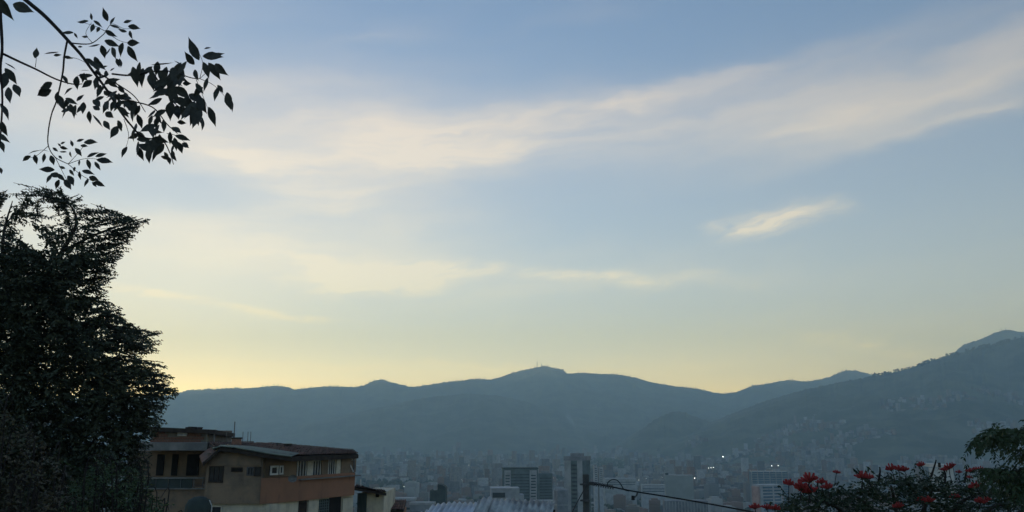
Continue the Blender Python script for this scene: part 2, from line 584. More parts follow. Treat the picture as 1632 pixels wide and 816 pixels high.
# ------------------------------------------------------------------ city: single buildings near enough to tell apart
M_conc = material('concrete_paint', (0.42, 0.42, 0.40), 0.9, var=0.3, scale=0.15)
M_bld = material('painted_block', (0.80, 0.78, 0.75), 0.9, var=0.3, scale=0.2, tint='object')
M_bglass = material('dark_window', (0.075, 0.088, 0.092), 0.25, var=0.4, scale=0.2, spec=0.5)
M_white = material('white_paint', (0.46, 0.46, 0.45), 0.85, var=0.25, scale=0.2)
M_grey = material('grey_render', (0.28, 0.29, 0.29), 0.9, var=0.3, scale=0.2)
M_dark = material('dark_netting', (0.055, 0.075, 0.068), 0.9, var=0.4, scale=0.3)
M_pink = material('salmon_render', (0.52, 0.36, 0.31), 0.9, var=0.2, scale=0.2)
M_blueglass = material('blue_glass', (0.10, 0.17, 0.22), 0.35, var=0.3, scale=0.15, spec=0.5)
M_greengrey = material('green_grey_render', (0.13, 0.17, 0.165), 0.9, var=0.35, scale=0.12)
M_redroof = material('red_roof', (0.30, 0.12, 0.085), 0.9, var=0.4, scale=0.4)


def base_of(px, py, d):
    p = at(px, py, d)
    return Vector((p.x, p.y, float(zg(p.x, p.y)) - 1.0)), p.z


def building_frame(px0, px1, ptop, d, rz=0.0, name='building'):
    """empty on the ground under the middle; returns empty, width, height"""
    b, zt = base_of((px0 + px1) / 2, ptop, d)
    w = (px1 - px0) / F * d / math.cos(PITCH)
    w = (at(px1, ptop, d) - at(px0, ptop, d)).length
    LAND.append((b.x, b.y, w * 0.9))
    return empty(name, b, rz), w, zt - b.z


def rows_of(e, mat, name, x0, x1, y, z0, z1, n, frac, depth=0.25):
    """n window bands sharing one mesh, each its own part"""
    pitch = (z1 - z0) / n
    me = None
    for i in range(n):
        if me is None:
            o = MB().box(x0, x1, y - depth, y + 0.2, 0, pitch * frac).build(name, mat, e)
            me = o.data
        else:
            o = link(name, me, None, e)
        o.location.z = z0 + i * pitch
        o.location.y = 0


# tall tower with pale vertical fins
e, w, h = building_frame(899, 941, 727, 700, math.radians(-28), 'office_tower')
a = w / (math.cos(math.radians(28)) + math.sin(math.radians(28)) * 1.0)
hx = a * 0.5
MB().box(-hx, hx, -hx, hx, 0, h - 3.4).build('wall', M_greengrey, e)
MB().box(-hx - .5, hx + .5, -hx - .5, hx + .5, h - 3.4, h).build('roof_band', M_grey, e)
MB().box(-hx * .55, hx * .55, -hx * .5, hx * .5, h, h + 2.4).build('plant_room', M_grey, e)
for x0, x1 in ((-hx * .98, -hx * .30), (hx * .42, hx * .98)):
    MB().box(x0, x1, -hx - .35, -hx + .2, 0, h - 3.4).build('pale_fin', M_conc, e)
for sgn in (-1,):
    nfl = int(h / 3.3)
    me = None
    for i in range(nfl - 2, 2, -1):
        z = i * 3.3
        if z < h - 62: break
        if me is None:
            o = MB().box(-hx - .22, -hx + .2, -hx * .92, hx * .92, 0, 1.5).build('window_band', M_bglass, e); me = o.data
        else:
            o = link('window_band', me, None, e)
        o.location.z = z
me = None
for i in range(nfl - 2, 2, -1):
    z = i * 3.3
    if z < h - 62: break
    if me is None:
        o = MB().box(-hx * .26, hx * .38, -hx - .18, -hx + .2, 0, 1.5).build('window_band', M_bglass, e); me = o.data
    else:
        o = link('window_band', me, None, e)
    o.location.z = z
tag(e, 'tall grey office tower with pale vertical fins behind the utility pole', 'tower')

# wide apartment slab with two pale stair columns
e, w, h = building_frame(801, 856, 745, 950, math.radians(6), 'apartment_slab')
MB().box(-w / 2, w / 2, -8, 8, 0, h - 1.5).build('wall', M_greengrey, e)
MB().box(-w / 2 - .4, w / 2 + .4, -8.4, 8.4, h - 1.5, h).build('roof_edge', M_dark, e)
for x0, x1 in ((-w * .47, -w * .29), (w * .26, w * .46)):
    MB().box(x0, x1, -9.2, -7.8, 0, h - 2.8).build('stair_column', M_conc, e)
    rows_of(e, M_bglass, 'column_window', x0 + 1.2, x1 - 1.2, -9.2, h - 48, h - 6, 13, .42)
rows_of(e, M_bglass, 'window_band', -w * .27, w * .24, -8, h - 48, h - 5, 13, .45)
tag(e, 'wide grey-green apartment slab with two pale window columns', 'apartment block')
e, w, h = building_frame(857, 879, 754, 990, math.radians(6), 'apartment_block')
MB().box(-w / 2, w / 2, -8, 8, 0, h).build('wall', M_greengrey, e)
MB().box(-w * .28, w * .28, -4, 4, h, h + 2.5).build('stair_head', M_grey, e)
rows_of(e, M_bglass, 'window_band', -w * .42, w * .42, -8, h - 42, h - 3, 12, .45)
tag(e, 'lower grey apartment block joined to the right of the wide slab', 'apartment block')

# white commercial building with a dark loggia
e, w, h = building_frame(782, 834, 778, 450, math.radians(4), 'commercial_building')
MB().box(-w / 2, w * .10, -7, 7, 0, h).build('wall', M_white, e)
MB().box(w * .10, w * .36, -6.2, 7, 0, h + .4).build('stair_tower', M_conc, e)
MB().box(w * .36, w * .5, -5, 7, 0, h - 3.2).build('side_wing', M_conc, e)
MB().box(-w * .46, -w * .08, -7.3, -6.8, h - 4.3, h - 1.8).build('loggia', M_bglass, e)
MB().box(-w * .5 - .2, w * .1 + .2, -7.4, 7.2, h, h + .5).build('parapet', M_white, e)
tag(e, 'white commercial building with one dark strip window near the corrugated roof', 'building')

# dark green netted tower with a rounded shoulder
e, w, h = building_frame(687, 712, 771, 600, 0, 'netted_building')
pts = [(-w / 2, -6), (w / 2, -6), (w / 2, 6), (-w / 2, 6)]
MB().prism(pts, 0, h - 4.2).build('wall', M_dark, e)
prof = [(-w * .02, 0), (w * .5, 0), (w * .5, 1.4), (w * .42, 2.7), (w * .25, 3.8), (w * .08, 4.2), (-w * .02, 4.2)]
mb = MB(); k = len(prof)
mb.v = [(x, -5.9, z + h - 4.2) for x, z in prof] + [(x, 5.9, z + h - 4.2) for x, z in prof]
mb.f = [tuple(range(k))[::-1], tuple(range(k, 2 * k))] + [(i, (i + 1) % k, k + (i + 1) % k, k + i) for i in range(k)]
mb.build('rounded_top', M_dark, e)
MB().box(-w * .30, -w * .08, -4, 0, h - 4.2, h - .2).build('roof_tank', M_conc, e)
tag(e, 'dark green netted building with a rounded top, beside the corrugated roof', 'building')

# grey block left of the tower
e, w, h = building_frame(885, 902, 779, 500, math.radians(10), 'concrete_block')
MB().box(-w / 2, w / 2, -5, 5, 0, h - 1.0).build('wall', M_grey, e)
MB().prism([(-w / 2, -5.1), (w / 2, -5.1), (w / 2, 5.1), (-w / 2, 5.1)], h - 1, h, [(-w * .33, -4.6, h), (w * .5, -4.6, h), (w * .5, 4.6, h), (-w * .33, 4.6, h)]).build('roof', M_grey, e)
MB().box(-w / 2 - .2, w / 2 + .2, -5.3, 5.3, h - 9.4, h - 8.6).build('ledge', M_conc, e)
tag(e, 'small plain grey block at the left foot of the tall tower', 'building')

# pair of white slim towers
for px0, px1, pt in ((946, 951, 742), (953.5, 960, 744)):
    e, w, h = building_frame(px0, px1, pt, 1300, 0.1, 'slim_tower')
    MB().box(-w / 2, w / 2, -5, 5, 0, h).build('wall', M_white, e)
    MB().box(-w * .3, w * .3, -3, 3, h, h + 1.5).build('stair_head', M_grey, e)
    rows_of(e, M_bglass, 'window_band', -w * .3, w * .3, -5, h - 26, h - 2, 8, .4)
    tag(e, 'slim white tower just right of the tall tower, %s of the pair' % ('left' if px0 < 950 else 'right'), 'tower', 'pair of slim white towers')

# pale blank slab
e, w, h = building_frame(1060, 1103, 757, 1000, math.radians(-5), 'blank_slab')
MB().box(-w / 2, w / 2, -7, 7, 0, h - 1).build('wall', material('pale_slab', (0.36, 0.38, 0.35), .9, var=.18, scale=.08), e)
MB().box(-w * .5 - .3, w * .5 + .3, -7.3, 7.3, h - 1, h).build('roof_edge', M_conc, e)
MB().box(-w * .48, -w * .38, -2, 2, h, h + 2.2).build('roof_tank', M_dark, e)
tag(e, 'broad blank pale grey slab standing above the cable', 'building')
e, w, h = building_frame(1058, 1125, 797, 640, math.radians(-4), 'finned_building')
MB().box(-w / 2, w / 2, -7, 7, 0, h).build('wall', M_grey, e)
for i in range(14):
    x = -w / 2 + w * (i + .5) / 14
    MB().box(x - .35, x + .35, -7.5, -6.9, 0, h - .6).build('fin', M_conc, e)
tag(e, 'low grey building with a row of pale fins under the cable', 'building')

# white building with dark window rows and a salmon side
e, w, h = building_frame(1203, 1241, 772, 800, math.radians(14), 'louvre_building')
MB().box(-w / 2, w / 2, -7, 7, 0, h).build('wall', M_white, e)
MB().box(-w / 2 - 1.6, -w / 2 - .02, -6, 6, 0, h - 1.6).build('side_wall', M_pink, e)
MB().box(w / 2 + .02, w / 2 + 1.6, -6, 6, 0, h - 9).build('side_wall', M_pink, e)
for i in range(8):
    for x0, x1 in ((-w * .38, w * .06), (w * .14, w * .44)):
        MB().box(x0, x1, -7.2, -6.8, h - 3.2 - i * 2.9, h - 1.6 - i * 2.9).build('window', M_blueglass, e)
tag(e, 'white building with rows of blue-grey windows and salmon side walls', 'building')
e, w, h = building_frame(1196, 1252, 751, 1350, math.radians(-6), 'glass_block')
MB().box(-w / 2, w / 2, -12, 12, 0, h).build('wall', M_blueglass, e)
for i in range(7):
    x = -w / 2 + w * i / 6
    MB().box(x - .5, x + .5, -12.5, -11.8, 0, h + .8).build('mullion', M_conc, e)
rows_of(e, M_conc, 'floor_edge', -w / 2 + .6, w / 2 - .6, -12, h - 44, h, 12, .22)
tag(e, 'bluish glass office block behind the white louvred building', 'office block')

# low grey and white halls
for px0, px1, pt, d, m_, nm, lb in ((1022, 1059, 772, 1500, M_white, 'long_hall', 'long low white hall left of the blank slab'),
                                    (655, 692, 800, 420, M_grey, 'flat_roofed_hall', 'grey flat roofed hall left of the netted building'),
                                    (612, 662, 793, 480, material('rosy_render', (.30, .25, .24), .9), 'flat_roofed_house', 'rosy grey flat roofed house right of the cream annexe'),
                                    (962, 1012, 762, 1700, M_conc, 'long_shed', 'long pale shed behind the cable loop'),
                                    (632, 651, 737, 3800, M_white, 'white_block', 'white far building under the leftmost city lights'),
                                    (845, 882, 797, 470, M_greengrey, 'low_block', 'low grey green block behind the raised corrugated sheets')):
    e, w, h = building_frame(px0, px1, pt, d, random.uniform(-.1, .1), nm)
    MB().box(-w / 2, w / 2, -w * .25, w * .25, 0, h - h * .03).build('wall', m_, e)
    MB().box(-w / 2 - .3, w / 2 + .3, -w * .25 - .3, w * .25 + .3, h - h * .03, h).build('roof', M_conc, e)
    rows_of(e, M_bglass, 'window_band', -w * .46, w * .46, -w * .25, h * .8, h * .94, 2, .35)
    tag(e, lb, 'building')
# twin far towers on the slope and a lone one
for px0, px1, pt, d, lb in ((1194, 1198, 684, 5200, 'left one of two thin pale towers on the far slope'), (1200, 1204, 685, 5200, 'right one of two thin pale towers on the far slope'),
                            (1264, 1267.5, 697, 4800, 'lone thin pale tower on the slope right of the twin towers')):
    p = at((px0 + px1) / 2, pt, d); w = (px1 - px0) / F * d
    hh_ = 85
    e = empty('slope_tower', (p.x, p.y, p.z - hh_))
    MB().box(-w / 2, w / 2, -w / 2, w / 2, -40, hh_).build('wall', M_white, e)
    MB().box(-w * .25, w * .25, -w * .25, w * .25, hh_, hh_ + 4).build('stair_head', M_grey, e)
    tag(e, lb, 'tower', 'thin pale towers on the far slope')

# everyday blocks: four kinds, copied, one object each
PROTO = []
def proto(kind):
    mb = MB()
    if kind == 0:                                   # plain slab with parapet and stair head
        mb.box(-.5, .5, -.5, .5, -.3, 1).box(-.2, .15, -.2, .2, 1, 1.10).box(.25, .40, -.3, -.1, 1, 1.05)
        for i in range(6): mb.box(-.46, .46, -.515, -.5, .12 + i * .145, .17 + i * .145)
    elif kind == 1:                                 # stepped block
        mb.box(-.5, .5, -.5, .5, -.3, .7).box(-.5, .1, -.45, .45, .7, 1).box(.2, .35, -.2, .2, .7, .8)
        for i in range(5): mb.box(-.515, -.5, -.4, .4, .1 + i * .17, .16 + i * .17)
    elif kind == 2:                                 # pitched roof house
        mb.box(-.5, .5, -.5, .5, -.3, .72)
        mb.v += [(-.55, -.55, .72), (.55, -.55, .72), (.55, .55, .72), (-.55, .55, .72), (-.55, 0, 1), (.55, 0, 1)]
        n_ = len(mb.v) - 6
        mb.f += [(n_, n_ + 1, n_ + 5, n_ + 4), (n_ + 2, n_ + 3, n_ + 4, n_ + 5), (n_, n_ + 4, n_ + 3), (n_ + 1, n_ + 2, n_ + 5), (n_, n_ + 3, n_ + 2, n_ + 1)]
    else:                                           # balconied tower
        mb.box(-.5, .5, -.5, .5, -.3, 1).box(-.3, .3, -.3, .3, 1, 1.06)
        for i in range(9): mb.box(-.40, .40, -.58, -.5, .08 + i * .1, .11 + i * .1)
    return mb.mesh('city_building')
PROTO = [proto(i) for i in range(4)]
for m_ in PROTO: m_.materials.append(M_bld)
KINDS = [('city_building', 'flat roofed city block with window bands on the hazy valley floor', 'building', 'flat roofed blocks of the middle city'),
         ('stepped_building', 'stepped two-level city block on the hazy valley floor', 'building', 'stepped blocks of the middle city'),
         ('city_house', 'low pitched-roof city house on the hazy valley floor', 'house', 'pitched houses of the middle city'),
         ('balcony_tower', 'upright balconied city tower on the hazy valley floor', 'tower', 'balconied towers of the middle city')]
TINTS = [(.52, .52, .50), (.42, .38, .35), (.36, .22, .17), (.31, .20, .16), (.58, .57, .55), (.30, .31, .32), (.40, .33, .27)]
TINT_WORDS = ['pale grey', 'taupe', 'brick red', 'dark brown', 'off-white', 'dark grey', 'tan']
KIND_WORDS = ['flat roofed city block', 'stepped city block', 'pitched roof city house', 'balconied city tower']
MID = []
count = 0
cells = set()
tries = 0
while count < 285 and tries < 6000:
    tries += 1
    d = 1080 + 900 * random.random()
    px = random.uniform(560, 1400) if random.random() < .93 else random.uniform(1400, 1640)
    x = (px - 816) / F * d
    cell = (int(x // 30), int(d // 30))
    if cell in cells or not free(np.array([x]), np.array([d]))[0]: continue
    if noise.noise(Vector((x * .004, d * .003, 2.2))) > .28: continue
    k = random.choices((0, 1, 2, 3), (4, 3, 3, 1.5))[0]
    w, dp = random.uniform(13, 27), random.uniform(12, 22)
    h = {0: random.uniform(9, 26), 1: random.uniform(9, 22), 2: random.uniform(6, 10), 3: random.uniform(28, 52)}[k]
    z = float(zg(x, d))
    if (z + h - 150) / d < -0.0915: h = max(h, (150 - .0905 * d) - z + random.uniform(1, 6)) if d > 1350 and k != 2 else h
    if (z + h * 1.0 - 150) / d < -0.0905: continue
    cells.add(cell)
    nm, lb, ct, gp = KINDS[k]
    o = bpy.data.objects.new(nm, PROTO[k]); COL.objects.link(o)
    o.location = (x, d, z); o.scale = (w, dp, h); o.rotation_euler.z = random.choice((.1, .25, -.2, .4)) + random.gauss(0, .05)
    ti = random.randrange(len(TINTS)); t_ = TINTS[ti]; v_ = random.uniform(.75, 1.1)
    o.color = (t_[0] * v_, t_[1] * v_, t_[2] * v_, 1)
    place = next(w2 for lim, w2 in ((680, 'left of the netted building'), (800, 'behind the lower corrugated roof'), (897, 'around the wide apartment slab'), (985, 'just right of the tall tower'),
                                    (1065, 'behind the thick cable'), (1135, 'around the blank pale slab'), (1200, 'left of the louvred building'), (1290, 'right of the louvred building'), (9999, 'behind the red flowers')) if px < lim)
    row = 'near' if d < 1400 else ('middle' if d < 1700 else 'far')
    lb = '%s %s, %s row, %s' % (TINT_WORDS[ti], KIND_WORDS[k], row, place)
    tag(o, lb, ct, gp); count += 1; MID.append((lb, px, o))
ORD = ['leftmost', 'second from left', 'third from left', 'fourth from left', 'fifth from left', 'sixth from left', 'seventh from left', 'eighth from left']
for lb in set(m[0] for m in MID):
    same = sorted((m for m in MID if m[0] == lb), key=lambda m: m[1])
    if len(same) > 1:
        for i, m in enumerate(same): m[2]['label'] = lb.replace(' city ', ' ') + ', ' + ORD[min(i, 7)]

# ------------------------------------------------------------------ lit floodlights of the city
M_lamp = bpy.data.materials.new('lit_lamp'); M_lamp.use_nodes = True
_b = M_lamp.node_tree.nodes['Principled BSDF']
_b.inputs['Base Color'].default_value = (.9, .9, .85, 1)
_b.inputs['Emission Color'].default_value = (1.0, .96, .86, 1)
_b.inputs['Emission Strength'].default_value = 5.0
M_lamp.cycles.emission_sampling = 'NONE'
M_mast = material('mast_steel', (.10, .10, .10), .6, metal=.3)
LIGHTS = [(1152, 728, 3600, 3.0, 'brightest white floodlight in the middle of the far city'),
          (1125, 746, 2900, 1.5, 'leftmost of the row of four small lights'), (1129, 746, 2900, 1.3, 'second from the left in the row of four small lights'),
          (1133, 745.5, 2900, 1.3, 'third from the left in the row of four small lights'), (1137, 745, 2900, 1.5, 'rightmost of the row of four small lights'),
          (1216, 744, 3000, 2.0, 'brighter light leading the loose row behind the red flowers'), (1229.5, 742.5, 3000, 1.9, 'middle light of the loose row behind the red flowers'),
          (1240, 742, 3000, 1.4, 'right light of the loose row behind the red flowers'), (1107, 762, 2100, 1.3, 'single light right above the blank pale slab'),
          (1018, 765, 2100, 1.0, 'small light near the cable loop, left of two'), (1030, 763, 2100, 1.0, 'small light near the cable loop, right of two'),
          (1055, 761, 2100, .8, 'small light at the left shoulder of the blank slab'),
          (646.5, 733, 3900, 2.0, 'light above the white far building on the left'), (642, 734, 3900, 1.1, 'faint light just left of the light above the white far building'),
          (782, 724.5, 4600, 2.0, 'left of two lights near the valley edge'), (791, 724, 4600, 2.0, 'right of two lights near the valley edge'),
          (747, 741, 3200, 1.6, 'single small light left of the wide apartment slab'), (882, 762, 1900, .8, 'small light between the slab and the tall tower'),
          (644, 775, 1600, .8, 'small warm light above the rosy flat roofed house'), (736, 765, 2000, .8, 'small light above the netted building')]
for px, py, d, r_, lb in LIGHTS:
    r_ *= .8 if px > 1100 else .5
    p = at(px, py, d)
    z0 = float(zg(p.x, p.y)) - 1
    if p.z - 3 < z0: z0 = p.z - 18
    e = empty('floodlight', (p.x, p.y, z0))
    MB().tube([(0, 0, 0), (0, 0, p.z - z0 - r_ * .5)], [.5, .3], 5).build('mast', M_mast, e)
    H_ = p.z - z0
    MB().box(-r_ * 1.2, r_ * 1.2, -.5, .5, H_ - r_ * .6, H_ + r_ * .6).build('lamp_head', M_mast, e)
    mb = MB()
    mb.prism([(r_ * math.cos(t * math.pi / 5), r_ * .62 * math.sin(t * math.pi / 5)) for t in range(10)], 0, .4)
    mb.v = [(x, -.52 - z_, H_ + y) for x, y, z_ in mb.v]
    mb.build('lens', M_lamp, e)
    tag(e, lb, 'floodlight', 'lit floodlights of the far city')

# masts on the summits
for px, py, hpx, R_, lb in ((856, 587, 12, 10000, 'tallest lattice mast just left of the rounded summit'), (863, 585, 6, 10000, 'short mast on top of the rounded summit'),
                            (852, 588, 5, 10000, 'faint short mast left of the tallest mast'), (1596, 529, 6, 8300, 'left mast on the high right summit'), (1603, 528, 5, 8300, 'right mast on the high right summit')):
    p = at(px, py, R_); hm_ = hpx / F * R_ + 20
    e = empty('radio_mast', (p.x, p.y, p.z - 25))
    mb = MB()
    for sx, sy in ((-1, -1), (1, -1), (0, 1)):
        mb.tube([(sx * 5, sy * 5, 0), (sx * 1.0, sy * 1.0, hm_ + 5)], [2.0, 1.2], 4)
    mb.build('lattice', M_mast, e)
    MB().tube([(0, 0, hm_ + 4), (0, 0, hm_ + 16)], [1.0, .6], 4).build('aerial', M_mast, e)
    tag(e, lb, 'mast', 'radio masts on the summits')
# ------------------------------------------------------------------ near house with the orange band
M_plaster = material('bare_plaster', (0.27, 0.195, 0.130), .95, color2=(0.19, 0.145, 0.105), scale=.9, bump=.25)
M_orange = material('orange_paint', (0.33, 0.165, 0.10), .9, color2=(0.27, 0.145, 0.09), scale=.5, bump=.1)
M_cream = material('cream_paint', (0.62, 0.56, 0.42), .9, color2=(0.47, 0.42, 0.33), scale=.8, bump=.1)
M_tile = material('clay_tile', (0.20, 0.10, 0.07), .95, color2=(0.10, 0.075, 0.06), scale=2.2, bump=.3)
M_flash = material('green_sheet', (0.16, 0.19, 0.15), .8, color2=(0.11, 0.13, 0.105), scale=1.2)
M_timber = material('dark_timber', (0.045, 0.035, 0.028), .9, var=.4, scale=3)
M_pane = material('window_glass', (0.03, 0.035, 0.04), .15, var=.3, scale=2, spec=.5)
M_frame = material('white_frame', (0.62, 0.62, 0.58), .7, var=.2, scale=3)
M_curtain = material('pale_curtain', (0.60, 0.56, 0.46), .95, color2=(0.48, 0.45, 0.38), scale=4)
M_steel = material('weathered_steel', (0.13, 0.13, 0.13), .6, var=.4, scale=5, metal=.4)
M_slab = material('concrete_slab', (0.24, 0.235, 0.215), .95, color2=(0.15, 0.15, 0.14), scale=.8, bump=.2)
M_brick = material('brick_clay', (0.26, 0.135, 0.095), .95, color2=(0.18, 0.10, 0.075), scale=3.5, bump=.2)
M_mortar = material('mortar', (0.20, 0.18, 0.16), .95)
M_void = material('dark_interior', (0.02, 0.02, 0.02), .95)


for _m in (M_plaster, M_orange, M_cream, M_slab): stain(_m, .75)


def plan(px, d, py=760):
    p = at(px, py, d)
    return Vector((p.x, p.y))


def zat(py, d, px=450):
    return at(px, py, d).z


class Wall:
    """a wall between two plan points; places boxes by photograph pixel along it"""
    def __init__(s, A, B):
        s.A, s.B = A, B
        s.L = (B - A).length
        s.u = (B - A).normalized()
        s.n = Vector((s.u.y, -s.u.x))            # towards the viewer
        if s.n.y > 0: s.n = -s.n
    def t(s, px):
        """distance along the wall where the column px meets it"""
        k = direction(px, 760); q = Vector((k.x, k.y))
        den = q.x * s.u.y - q.y * s.u.x
        return (s.A.y * q.x - s.A.x * q.y) / -den if abs(den) > 1e-9 else 0
    def z(s, px, py):
        p = s.A + s.u * s.t(px)
        return at(px, py, p.y).z
    def matrix(s, o):
        return Matrix(((s.u.x, -s.n.x, 0, s.A.x - o.x), (s.u.y, -s.n.y, 0, s.A.y - o.y), (0, 0, 1, -o.z), (0, 0, 0, 1)))
    def box(s, mb, t0, t1, o0, o1, z0, z1, o):
        """o0..o1: outwards offsets (positive = towards viewer)"""
        return mb.box(t0, t1, -o1, -o0, z0, z1, s.matrix(o))


P0, P1, P2 = plan(328, 50), plan(432, 50), plan(566, 57)
hz0 = float(zg(0, 52)) - .5
H0 = Vector(((P0.x + P2.x) / 2, (P0.y + P2.y) / 2 + 3, hz0))
house = empty('tile_roofed_house', H0)
tag(house, 'near house with orange upper band, cream lower wall and tiled roof', 'house')
WL, WR = Wall(P0, P1), Wall(P1, P2)
P2b = P2 * 1.10 + Vector((-.5, 0))
back = [P2b, P0 + Vector((-.5, 8.5))]
pl = [P0, P1, P2] + back
rel = lambda pts, k=1.0: [((p.x - H0.x) * k, (p.y - H0.y) * k) for p in pts]
zb_lo, zb_hi = WL.z(400, 803) - H0.z, WL.z(400, 762) - H0.z      # band
ztop = WL.z(400, 722) - H0.z
# lower storey, set back under the band
low = [P0 + Vector((0, .25)), P1 + Vector((0, .25)), P2 + Vector((-.15, .3))] + back
MB().prism(rel(low), 0, zb_lo - .02).build('lower_wall', M_cream, house)
MB().prism(rel([P0, P0.lerp(P1, .86), P0.lerp(P1, .86) + Vector((0, 6)), P0 + Vector((-.5, 6))]), zb_lo, ztop).build('plaster_wall', M_plaster, house)
# orange band: curved skin from the middle of the front to the right corner
cur = []
Pm = P0.lerp(P1, .86)
for i in range(9):
    t = i / 8
    cur.append(Pm.lerp(P1, t).lerp(P1.lerp(P2, .25), t))
cur.append(P2)
outer = [p + Vector((.02, -.16)) for p in cur]
MB().prism(rel(outer + [P2b, Pm + Vector((0, 5))]), zb_lo, zb_hi).build('orange_band', M_orange, house)
gal = [p + Vector((-.05, .45)) for p in cur]
MB().prism(rel(gal + [P2b + Vector((-.1, .0)), Pm + Vector((.05, 5))]), zb_hi + .004, ztop - .1).build('gallery_wall', M_plaster, house)


def window(W, px0, px1, py0, py1, off, name='window', frame=M_frame, glass=M_pane, mull=1, fr=.07):
    """frame with pane and mullions, set by the columns and rows it covers"""
    t0, t1 = W.t(px0), W.t(px1)
    pm = (px0 + px1) / 2
    z1, z0 = W.z(pm, py0), W.z(pm, py1)
    w = MB()
    W.box(w, t0, t1, off, off + .06, z0, z0 + fr, H0); W.box(w, t0, t1, off, off + .06, z1 - fr, z1, H0)
    W.box(w, t0, t0 + fr, off, off + .055, z0 + fr, z1 - fr, H0); W.box(w, t1 - fr, t1, off, off + .055, z0 + fr, z1 - fr, H0)
    for i in range(1, mull + 1):
        tm = t0 + (t1 - t0) * i / (mull + 1)
        W.box(w, tm - fr * .4, tm + fr * .4, off, off + .05, z0 + fr, z1 - fr, H0)
    f = w.build(name, frame, house)
    p = MB(); W.box(p, t0 + .01, t1 - .01, off - .1, off + .02, z0 + .01, z1 - .01, H0)
    p.build('pane', glass, f)
    return f


window(WL, 333, 356, 743, 769, .01, frame=M_timber, mull=2)
window(WL, 368, 386, 745, 752, .01, frame=M_timber, glass=M_void, mull=0)
window(WL, 393, 404, 744, 758, .01, frame=M_steel, mull=1)
window(WL, 405, 416, 744, 759, .01, frame=M_timber, mull=0)
W2 = Wall(P1.lerp(P2, 0.0) + Vector((-.05, .45)), P2 + Vector((-.05, .45)))
WG = Wall(Pm + Vector((0, .2)), P1.lerp(P2, .12) + Vector((0, .40)))
window(WG, 428, 441, 742, 757, .12, mull=0, fr=.11)
window(WG, 442.5, 449, 742, 756, .12, mull=0, fr=.09)
# right gallery: glazing between pale panels
for a, b in ((472, 486), (496, 509), (521, 532)):
    window(W2, a, b, 733 if a < 500 else 731, 760.5 if a < 500 else 758, .03, mull=2, fr=.06)
for a, b, m_ in ((487, 495.5, M_curtain), (533.5, 540, M_curtain), (541, 556, M_plaster), (510, 520, M_plaster)):
    q = MB(); W2.box(q, W2.t(a), W2.t(b), .0, .12, W2.z(a, 761), W2.z(a, 727), H0)
    q.build('gallery_panel', m_, house)
q = MB(); W2.box(q, W2.t(556.5), W2.t(562), .02, .16, W2.z(559, 734), W2.z(559, 725), H0); q.build('pale_panel', M_curtain, house)  # small pale panel in the plain curtain colour
q = MB(); W2.box(q, W2.t(468), W2.t(564), .1, .62, W2.z(516, 761.5), W2.z(516, 760), H0); q.build('gallery_sill', M_slab, house)
# corner post and bracket of the gallery
q = MB().tube([Vector((P2.x - .1, P2.y - .1, zat(759, 57, 564))) - H0, Vector((P2.x - .1, P2.y - .1, zat(722.5, 57, 564))) - H0], .05, 6); q.build('corner_post', M_steel, house)
q = MB().tube([Vector((P2.x - .1, P2.y - .15, zat(752, 57, 564))) - H0, Vector((P2.x - .45, P2.y - .3, zat(734, 57, 564))) - H0], .04, 6); q.build('corner_brace', M_frame, house)
# lower storey openings (set just proud of the cream wall)
WLl, WRl = Wall(P0 + Vector((0, .25)), P1 + Vector((0, .25))), Wall(P1 + Vector((0, .25)), P2 + Vector((-.15, .3)))
window(WLl, 333, 358, 806, 826, .012, frame=M_cream, glass=M_pane, mull=0)
for W_, a, b, y0, m_, nm in ((WRl, 478, 491, 797, M_timber, 'door'), (WRl, 526, 545, 792, M_void, 'doorway')):
    q = MB(); W_.box(q, W_.t(a), W_.t(b), -.1, .015, W_.z(a, 836), W_.z(a, y0), H0); q.build(nm, m_, house)
gr = MB(); WRl.box(gr, WRl.t(508), WRl.t(525), -.1, .012, WRl.z(516, 822), WRl.z(516, 796), H0)
gro = gr.build('grille_window', M_void, house)
gt0, gt1, gz0, gz1 = WRl.t(508), WRl.t(525), WRl.z(516, 822), WRl.z(516, 796)
for i in range(6):
    q = MB(); t = gt0 + (gt1 - gt0) * i / 5; WRl.box(q, t - .03, t + .03, .012, .06, gz0, gz1, H0); q.build('grille_bar', M_greengrey, gro)
for i in range(7):
    q = MB(); z = gz0 + (gz1 - gz0) * i / 6; WRl.box(q, gt0, gt1, .012, .05, z - .025, z + .025, H0); q.build('grille_bar', M_greengrey, gro)
for a, b in ((491.5, 507.5), (546, 562)):
    q = MB(); WRl.box(q, WRl.t(a), WRl.t(b), .0, .14, 0 + H0.z, WRl.z(a, 788) - .25, H0); q.build('pier', M_cream, house)
# satellite dish and lamp box on the gallery sill
q = MB()
c0 = Vector((at(470, 763, 50.3).x, 50.0, zat(762, 50.3, 470))) - H0
rings = [(0, .12), (.10, .10), (.20, .04), (.28, -.03)]
for r_, dz in rings:
    for k in range(10):
        w = k * math.pi / 5
        q.v.append((c0.x + r_ * math.cos(w), c0.y + dz - .2, c0.z + r_ * math.sin(w) * .8))
for i in range(3):
    for k in range(10):
        q.f.append((i * 10 + k, i * 10 + (k + 1) % 10, i * 10 + 10 + (k + 1) % 10, i * 10 + 10 + k))
dish = q.build('satellite_dish', M_slab, house, smooth=True)
MB().tube([c0 + Vector((0, 0, -.1)), c0 + Vector((0, -.4, -.12))], .02, 5).build('dish_arm', M_steel, dish)
